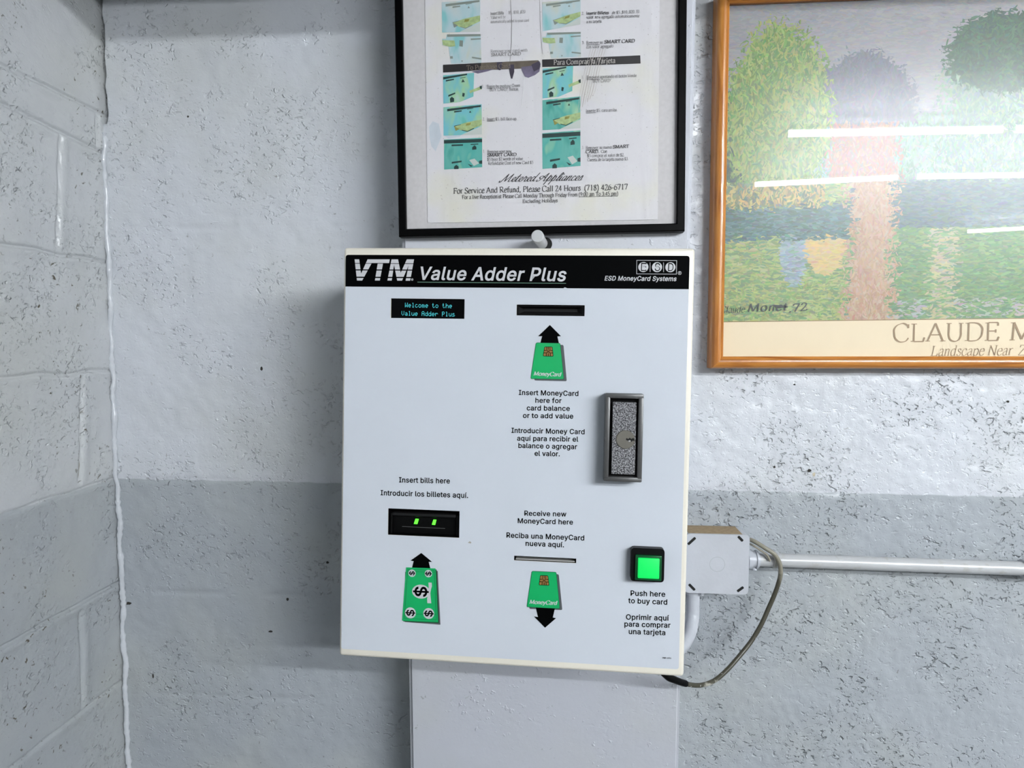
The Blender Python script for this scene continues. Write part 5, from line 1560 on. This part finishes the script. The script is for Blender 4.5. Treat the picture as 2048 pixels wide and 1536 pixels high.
def field(x, z, rnd):
    """Colours of a plain river landscape: grey sky, willow green, a warm bank and its reflection."""
    x, z = x - IX0, z - IZ0
    q = 0.5 + (rnd.random() - 0.5) * 0.999

    def j(c, a):
        return tuple(max(0, min(255, v * 0.9 + 25 + rnd.gauss(0, a * 0.8))) for v in c)
    def pick(pal, q):
        c = pal[int(q * len(pal)) % len(pal)]
        mean = [sum(t[i] for t in pal) / len(pal) for i in range(3)]
        return tuple(0.2 * mean[i] + 0.8 * c[i] for i in range(3))
    if z > 0.225:
        if ((x - 0.085) / 0.085) ** 2 + ((z - 0.33) / 0.15) ** 2 < 1.0 + rnd.uniform(-.25, .2):
            return j(pick(((112, 150, 72), (150, 176, 86), (88, 130, 66), (172, 178, 96)), q), 9), 'v'
        if x < 0.04 and z < 0.37:
            return j(pick(((58, 84, 66), (44, 70, 60), (80, 110, 64)), q), 8), 'v'
        if ((x - 0.43) / 0.095) ** 2 + ((z - 0.42) / 0.065) ** 2 < 1.0 + rnd.uniform(-.25, .15):
            return j(pick(((40, 84, 56), (56, 104, 66), (34, 70, 54)), q), 7), 'b'
        if x > 0.34 + rnd.uniform(-.02, .02) and z < 0.40:
            return j(pick(((112, 150, 118), (94, 134, 110), (134, 164, 132), (104, 128, 130)), q), 8), 'v'
        if ((x - 0.215) / 0.085) ** 2 + ((z - 0.335) / 0.095) ** 2 < 1.0 + rnd.uniform(-.2, .15) and z > 0.315:
            return j(pick(((106, 108, 122), (120, 118, 132), (98, 104, 118)), q), 6), 'v'
        if 0.165 < x + rnd.uniform(-.012, .012) < 0.275 and z <= 0.325:
            return j(pick(((180, 120, 100), (196, 140, 116), (170, 118, 108), (150, 128, 112)), q), 8), 'v'
        if z < 0.33:
            return j(pick(((120, 158, 128), (140, 170, 150), (96, 140, 112), (132, 150, 146)), q), 8), 'v'
        t = (z - 0.33) / 0.2
        return j(pick(((158, 156, 164), (150, 148, 150), (164, 160, 156), (146, 148, 158)), q), 4), 'h'
    if 0.185 < z + rnd.uniform(-.006, .006) <= 0.225 and x < 0.16:
        return j(pick(((196, 170, 92), (120, 134, 88), (88, 118, 92), (222, 190, 110)), q), 9), 'v'
    if 0.135 < z + rnd.uniform(-.008, .008) <= 0.19 and x < 0.2:
        return j(pick(((84, 124, 124), (70, 106, 112), (110, 146, 142), (64, 98, 84)), q), 8), 'h'
    if 0.2 < x + rnd.uniform(-.014, .014) < 0.272:
        return j(pick(((200, 160, 126), (206, 170, 138), (188, 146, 118), (212, 182, 150)), q), 6), 'v'
    if ((x - 0.165) / 0.032) ** 2 + ((z - 0.12) / 0.045) ** 2 < 1:
        return j(pick(((232, 200, 120), (214, 184, 116), (222, 196, 140)), q), 7), 'h'
    if ((x - 0.115) / 0.022) ** 2 + ((z - 0.115) / 0.06) ** 2 < 1:
        return j(pick(((150, 170, 190), (176, 190, 196), (130, 160, 140)), q), 8), 'h'
    if x <= 0.2:
        return j(pick(((150, 172, 100), (178, 190, 112), (128, 160, 98), (108, 146, 102), (192, 198, 128)), q), 9), 'v' if q < .2 else 'h'
    if z > 0.15:
        return j(pick(((84, 112, 122), (72, 100, 112), (104, 130, 134), (96, 124, 108)), q), 7), 'h'
    if 0.33 < x + rnd.uniform(-.01, .01) < 0.37 and q < 0.6:
        return j(pick(((204, 192, 140), (186, 180, 150), (150, 160, 110)), q), 8), 'h'
    if z < 0.035 and q < 0.3:
        return j((178, 180, 170), 10), 'h'
    return j(pick(((104, 150, 88), (126, 166, 100), (90, 134, 90), (142, 176, 112), (112, 152, 110)), q), 8), 'h'


rnd = random.Random(11)
V_, F_, C_ = [], [], []


def dab(x, z, ang, ln, wd, y, c):
    b0 = len(V_)
    ca, sa = math.cos(ang), math.sin(ang)
    prof = ((-1, .25), (-.75, .8), (-.2, 1.0), (.4, .9), (.85, .55), (1, .15))
    bend = rnd.uniform(-.25, .25) * ln
    for t, h in prof:
        for s in (1, -1):
            a, d = t * ln, s * h * wd * rnd.uniform(.8, 1.15) + bend * t * t
            V_.append((min(max(x + ca * a - sa * d, IX0), IX1), y, min(max(z + sa * a + ca * d, IZ0 + slope * (x - IX0)), IZ1)))
    for k in range(5):
        F_.append((b0 + 2 * k + 1, b0 + 2 * k + 3, b0 + 2 * k + 2, b0 + 2 * k))
        C_.append(c)


nx_, nz_ = 120, 74
for i in range(nx_):
    for k in range(nz_):                                            # ground colour under the strokes
        xa, xb = IX0 + i / nx_ * (IX1 - IX0), IX0 + (i + 1) / nx_ * (IX1 - IX0)
        za, zb_ = IZ0 + slope * (xa - IX0), IZ0 + slope * (xb - IX0)
        za, zc_ = za + k / nz_ * (IZ1 - za), za + (k + 1) / nz_ * (IZ1 - za)
        b0 = len(V_)
        V_ += [(xa, VPR, za), (xb, VPR, za), (xb, VPR, zc_), (xa, VPR, zc_)]
        F_.append((b0, b0 + 1, b0 + 2, b0 + 3))
        C_.append(field((xa + xb) / 2, (za + zc_) / 2, rnd)[0])
nx_, nz_ = 170, 104
for i in range(nx_):
    for k in range(nz_):
        x = IX0 + (i + rnd.random()) / nx_ * (IX1 - IX0)
        z = IZ0 + (k + rnd.random()) / nz_ * (IZ1 - IZ0)
        c, d = field(x, z, rnd)
        dab(x, z, rnd.gauss(0, .25) if d == 'h' else (rnd.gauss(1.57, .6) if d == 'v' else rnd.uniform(0, 3)), rnd.uniform(.004, .0085), rnd.uniform(.0012, .0026), VPR - .00005 - rnd.uniform(0, .0002), c)
for _ in range(12000):
    x, z = rnd.uniform(IX0, IX1), rnd.uniform(IZ0, IZ1)
    c, d = field(x, z, rnd)
    dab(x, z, rnd.gauss(0, .2) if d == 'h' else (rnd.gauss(1.57, .7) if d == 'v' else rnd.uniform(0, 3)), rnd.uniform(.0025, .007), rnd.uniform(.0005, .0014), VPR - .0003 - rnd.uniform(0, .0003), c)
me = bpy.data.meshes.new('painted_landscape')
me.from_pydata(V_, [], F_)
ca = me.color_attributes.new('pigment', 'FLOAT_COLOR', 'CORNER')
cols = []
for c in C_:
    cols += list(lin(c) + (1.0,)) * 4
ca.data.foreach_set('color', cols)
m_art, nt, bs = new_mat('printed_pigment')
an = N(nt, 'Attribute')
an.attribute_name = 'pigment'
nt.links.new(an.outputs['Color'], bs.inputs['Base Color'])
bs.inputs['Roughness'].default_value = 0.6
me.materials.append(m_art)
art = bpy.data.objects.new('painted_landscape', me)
COL.objects.link(art)
art.parent = prt
b = MB()
m_cap = mat('caption_brown', (158, 126, 84), 0.5)
pen_text(b, 'CLAUDE', PFR, K((1206, 911), ZP), K((1891, 902), ZP), 36.0, VPR - .0002, 0, 0.07, 0.028, 0, SERIF, 0.02)
pen_text(b, 'MONET', PFR, K((1955, 901), ZP), K((2640, 892), ZP), 36.0, VPR - .0002, 0, 0.07, 0.028, 0, SERIF, 0.02)
pen_text(b, 'Landscape Near', PFR, K((1448, 1001), ZP), K((1978, 996), ZP), 20.0, VPR - .0002, 0, 0.055, 0.025, 0.24, SERIF, 0.0, True)
pen_text(b, 'Zaandam', PFR, K((2010, 996), ZP), K((2330, 993), ZP), 20.0, VPR - .0002, 0, 0.055, 0.025, 0.24, SERIF, 0.0, True)
a_, c_ = PFR.px(1450.5, 643, VPR), PFR.px(2048, 635.8, VPR)
e_ = (IX1, a_[1] + slope * (IX1 - a_[0]))
a_ = (IX0, IZ0)
b.poly([a_, e_, (e_[0], e_[1] - .0012), (a_[0], a_[1] - .0012)], VPR - .0002, 0)
b.build('caption_lettering', m_cap, prt)
b = MB()
m_sig = mat('signature_paint', (44, 54, 52), 0.5)
pen_text(b, 'Claude', PFR, K((100, 724), ZP), K((258, 722), ZP), 13, VPR - .0012, 0, 0.07, 0.03, 0.2, SERIF, 0, False)
pen_text(b, 'Monet', PFR, K((275, 718), ZP), K((530, 708), ZP), 16, VPR - .0012, 0, 0.10, 0.045, 0.2, SERIF, 0.04, False)
pen_text(b, '.72', PFR, K((540, 722), ZP), K((660, 706), ZP), 15, VPR - .0012, 0, 0.11, 0.06, 0.15, SERIF, 0, False)
b.poly([PFR.px(*K(p, ZP), VPR) for p in ((440, 672), (530, 680), (528, 692), (470, 694), (452, 690))], VPR - .0012)
b.build('signature', m_sig, prt)
b = MB()
b.box(gx0 + fwid - .004, gx1 - fwid + .004, 0.0082, 0.0102, gz0 + fwid - .004, gz1 - fwid + .004)
b.build('glass_pane', glass_mat('picture_glass', 0.018, 0.0135, 0.26), proot)

# ---------------------------------------------------------------- electrical fittings on the wall right of the pillar
m_gpaint = wall_mat('painted_steel', (204, 208, 216), (204, 208, 216), pit=0.0, dirt=0.25, line=False, rough=0.3)
m_gpaint2 = mat('grey_painted_metal', (206, 210, 218), 0.32, noise=0.03, scale=30, bump=0.0002, bscale=200)
m_tan = mat('worn_tan_edge', (176, 152, 116), 0.6, noise=0.2, scale=150)
m_conduit, nt, bs = new_mat('painted_conduit')
tc = N(nt, 'TexCoord')
c = mix_col(nt, math_node(nt, 'MULTIPLY', ramp01(nt, noise_node(nt, tc.outputs['Object'], 60, 3), 0.60, 0.70), 0.25), lin((206, 208, 210)), lin((160, 150, 126)))
nt.links.new(c, bs.inputs['Base Color'])
bs.inputs['Roughness'].default_value = 0.28

YB = -0.056
j0, j1 = at_y(1371, 1067, YB), at_y(1496, 1189, YB)
jroot = empty('junction_box', Matrix.Translation(((j0.x + j1.x) / 2, 0, j1.z)), 'square grey painted junction box with blank cover on the wall beside the pillar', 'junction box')
hw, hh = (j1.x - j0.x) / 2, j0.z - j1.z
b = MB()
b.box(-hw + .001, hw - .001, YB + .003, 0.0, .001, hh - .001, 0, 0.004, 3)
b.box(-hw + .006, hw - .010, YB + .004, -0.004, hh - .0012, hh - .0006, 1)
b.build('box_body', [m_gpaint2, m_tan], jroot, smooth=True)
b = MB()
b.slab(round_poly([(-hw, hh), (hw, hh), (hw, 0), (-hw, 0)], 0.008), YB - .0012, YB + .003)
cov = b.build('cover_plate', m_gpaint2, jroot)
rc = at_y(1434, 1128, YB)
b = MB()
cx_, cz_ = rc.x - (j0.x + j1.x) / 2, rc.z - j1.z
n = 40
r0, r1 = 0.0118, 0.0126
ring = [(cx_ + r * math.cos(2 * math.pi * i / n), YB - .0016, cz_ + r * math.sin(2 * math.pi * i / n)) for r in (r0, r1) for i in range(n)]
b.add(ring, [(i, (i + 1) % n, n + (i + 1) % n, n + i) for i in range(n)])
b.build('knockout_ring', mat('knockout_edge', (186, 190, 196), .4), cov)
for (sx, sz, dx_, dz_) in ((-hw + .010, hh - .012, .006, .006), (hw - .015, hh - .006, .004, -.004), (hw - .013, .009, .005, .004), (-hw + .012, .010, .005, -.005)):
    b = MB()
    d = Vector((dx_, dz_)).normalized()
    nrm = Vector((-d.y, d.x)) * 0.0022
    e = Vector((dx_, dz_))
    p = Vector((sx, sz))
    b.poly(round_poly([tuple(p - e + nrm), tuple(p + e + nrm), tuple(p + e - nrm), tuple(p - e - nrm)], .0018), YB - .0015)
    b.build('screw_slot', M['hole'], cov)

YC = -0.031
c0, c1 = at_y(1499, 1118.5, YC), at_y(2043, 1137, YC)
dirx = (c1 - c0).normalized()
rcd = 0.0112
croot = empty('conduit_pipe', Matrix.Translation(c0), 'long straight grey painted conduit running along the wall from the junction box', 'conduit')
b = MB()
b.lathe((0, 0, 0), dirx, [(0.0, rcd), ((c1 - c0).length + 0.01, rcd)], 24)
b.build('pipe', m_conduit, croot, smooth=True)
b = MB()
b.lathe((0, 0, 0), dirx, [(-.004, .016), (.003, .016), (.0032, .0135), (.009, .0135), (.0095, .0155), (.0125, .0155), (.013, .0125), (.015, .0125)], 24)
b.build('box_connector', m_gpaint2, croot, smooth=True)
b = MB()
b.lathe(dirx * .007, (0, -.25, -1), [(.010, .004), (.0175, .004), (.018, .003)], 12)
b.build('set_screw', m_gpaint2, croot, smooth=True)
b = MB()
L_ = (c1 - c0).length
b.lathe((0, 0, 0), dirx, [(L_, .0128), (L_ + .001, .0148), (L_ + .045, .0148), (L_ + .046, .0128)], 24)
b.build('coupling', m_gpaint2, croot, smooth=True)
b = MB()
b.lathe((0, 0, 0), dirx, [(L_ + .03, rcd), (L_ + 1.6, rcd)], 24)
b.build('pipe', m_conduit, croot, smooth=True)
b = MB()
b.lathe((0, 0, 0), dirx, [(0.0375, rcd + .0003), (0.038, rcd + .0016), (0.043, rcd + .0016), (0.0435, rcd + .0003)], 24)
b.box(dirx.x * .036 - .0, dirx.x * .036 + .006, -.0165, -.010, .006, .0125, 0, .001)
b.build('cable_tie', mat('tie_white', (214, 214, 210), .4), croot, smooth=True)
# bent conduit leaving the box downwards
YD = -0.026
d0 = at_y(1386, 1190, YD)
ctop = Vector((d0.x, YD, j1.z))
droot = empty('bent_conduit', Matrix.Translation(ctop), 'short grey painted conduit bending down from the junction box behind the white machine', 'conduit')
b = MB()
b.tube([(0, 0, 0)] + [at_y(x, y, d) - ctop for x, y, d in ((1386, 1212, -.027), (1385, 1238, -.032), (1379, 1266, -.052), (1364, 1292, -.088), (1340, 1306, -.125), (1322, 1308, -.14))], .0108, 18, smooth=6)
b.build('pipe', m_gpaint2, droot, smooth=True)
b = MB()
b.lathe((0, 0, 0), (0, 0, -1), [(-.003, .0145), (.012, .0145), (.0125, .012)], 24)
b.build('box_connector', m_gpaint2, droot, smooth=True)
b = MB()
b.lathe((.008, -.009, -.007), (.55, -.8, 0), [(0, .0042), (.008, .0042), (.009, .0032)], 14)
b.build('set_screw', m_gpaint2, droot, smooth=True)

# hanging cable, partly painted over
m_cable, nt, bs = new_mat('paint_spattered_cable')
g = N(nt, 'NewGeometry')
sx = N(nt, 'SeparateXYZ')
nt.links.new(g.outputs['Position'], sx.inputs[0])
ntc = noise_node(nt, g.outputs['Position'], 75, 4, 0.6)
zt = at_y(1560, 1150, -.04).z
zb = at_y(1430, 1362, -.1).z
up_ = ramp01(nt, math_node(nt, 'ADD', sx.outputs[2], math_node(nt, 'MULTIPLY', math_node(nt, 'SUBTRACT', ntc, .5), .05)), zt - .012, zt + .006)
dn_ = ramp01(nt, math_node(nt, 'ADD', sx.outputs[2], math_node(nt, 'MULTIPLY', math_node(nt, 'SUBTRACT', ntc, .5), .04)), zb + .006, zb - .004)
c = mix_col(nt, up_, lin((72, 70, 56)), lin((150, 146, 130)))
c = mix_col(nt, dn_, c, lin((206, 204, 192)))
c = mix_col(nt, ramp01(nt, ntc, .66, .70), c, lin((222, 222, 220)))
nt.links.new(c, bs.inputs['Base Color'])
bs.inputs['Roughness'].default_value = 0.4
cpx = [(1500, 1079, -.036), (1511, 1084, -.042), (1530, 1096, -.048), (1549, 1109, -.050), (1559.5, 1128, -.049), (1560.5, 1152, -.048), (1551, 1184, -.049), (1536.5, 1218, -.052), (1522, 1250, -.057),
       (1502, 1283, -.062), (1478, 1313, -.074), (1453, 1341, -.090), (1429, 1361, -.106), (1404, 1370, -.122), (1384, 1370, -.136), (1368, 1366, -.148), (1350, 1360, -.158)]
W_ = [at_y(x, y, d) for x, y, d in cpx]
kroot = empty('power_cable', Matrix.Translation(W_[0]), 'olive cable spattered with white paint, looping from the conduit to under the white machine', 'cable')
b = MB()
b.tube([p - W_[0] for p in W_], .0036, 12, smooth=8)
b.build('cord', m_cable, kroot, smooth=True)
b = MB()
s_ = [at_y(x, y, d) - W_[0] for x, y, d in ((1372, 1367.5, -.145), (1362, 1364.5, -.151), (1350, 1360, -.158), (1338, 1355, -.163), (1328, 1346, -.166))]
b.tube(s_, lambda t: .0048 + .001 * t, 12, smooth=6)
b.build('rubber_sleeve', M['black_plastic'], kroot, smooth=True)
t_ = [at_y(x, y, d) for x, y, d in ((1500, 1088, -.034), (1508, 1092, -.042), (1522, 1101, -.0445), (1534, 1110, -.046), (1540, 1122, -.0455))]
sroot = empty('thin_wire', Matrix.Translation(t_[0]), 'short thin tan wire tied against the conduit, just below the cable at the box corner', 'wire')
b = MB()
b.tube([p - t_[0] for p in t_], .0018, 10, smooth=6)
b.build('wire', mat('tan_wire', (164, 158, 142), .5), sroot, smooth=True)

# painted peg sticking out of the pillar between notice and machine
q0, q1 = at_y(1084, 487, PY), at_y(1074.5, 472, PY - .046)
broot = empty('wall_peg', Matrix.Translation(q0), 'stubby white painted metal peg sticking out between the notice and the machine', 'peg')
ax = (q1 - q0)
b = MB()
b.lathe((0, 0, 0), ax, [(0, .0088), (ax.length - .012, .0088), (ax.length - .0115, .0095), (ax.length - .001, .0095), (ax.length, .0086)], 28)
b.build('shaft', mat('peg_paint', (212, 214, 216), .3, noise=.04, scale=90), broot, smooth=True)
b = MB()
b.poly(ellipse((.0055, -.001), .0105, .0105, 24), -.0007)
b.build('wall_hole', M['hole'], broot)

# ---------------------------------------------------------------- ceiling lamps
m_tube = emit('lamp_tube_glow', (255, 255, 255), LAMP_STRENGTH)
m_tube.node_tree.nodes['Principled BSDF'].inputs['Emission Color'].default_value = LAMP_COLOR + (1,)
m_fix = mat('lamp_white_enamel', (150, 150, 148), 0.5)


def lamp(x, y, L, rot, label):
    r = empty('fluorescent_lamp', Matrix.Translation((x, y, LAMP_Z)) @ Matrix.Rotation(math.radians(rot), 4, 'Z'), label, 'ceiling lamp', 'fluorescent ceiling lamps')
    b = MB()
    b.box(-L / 2 - .03, L / 2 + .03, -.018, .018, .017, .05, 0, .004)
    for x_ in (-L * .3, L * .3):
        b.lathe((x_, 0, .05), (0, 0, 1), [(0, .006), (ZC - LAMP_Z - .05, .006)], 10)
    b.build('channel', m_fix, r)
    for s in (-1, 1):
        b = MB()
        b.box(s * (L / 2 + .012) - .012, s * (L / 2 + .012) + .012, -.016, .016, -.02, .046, 0, .003)
        b.build('socket', m_fix, r)
    b = MB()
    b.lathe((-L / 2, 0, 0), (1, 0, 0), [(0, .018), (L, .018)], 16)
    b.build('tube', m_tube, r, smooth=True)


for a in LAMPS:
    lamp(*a)
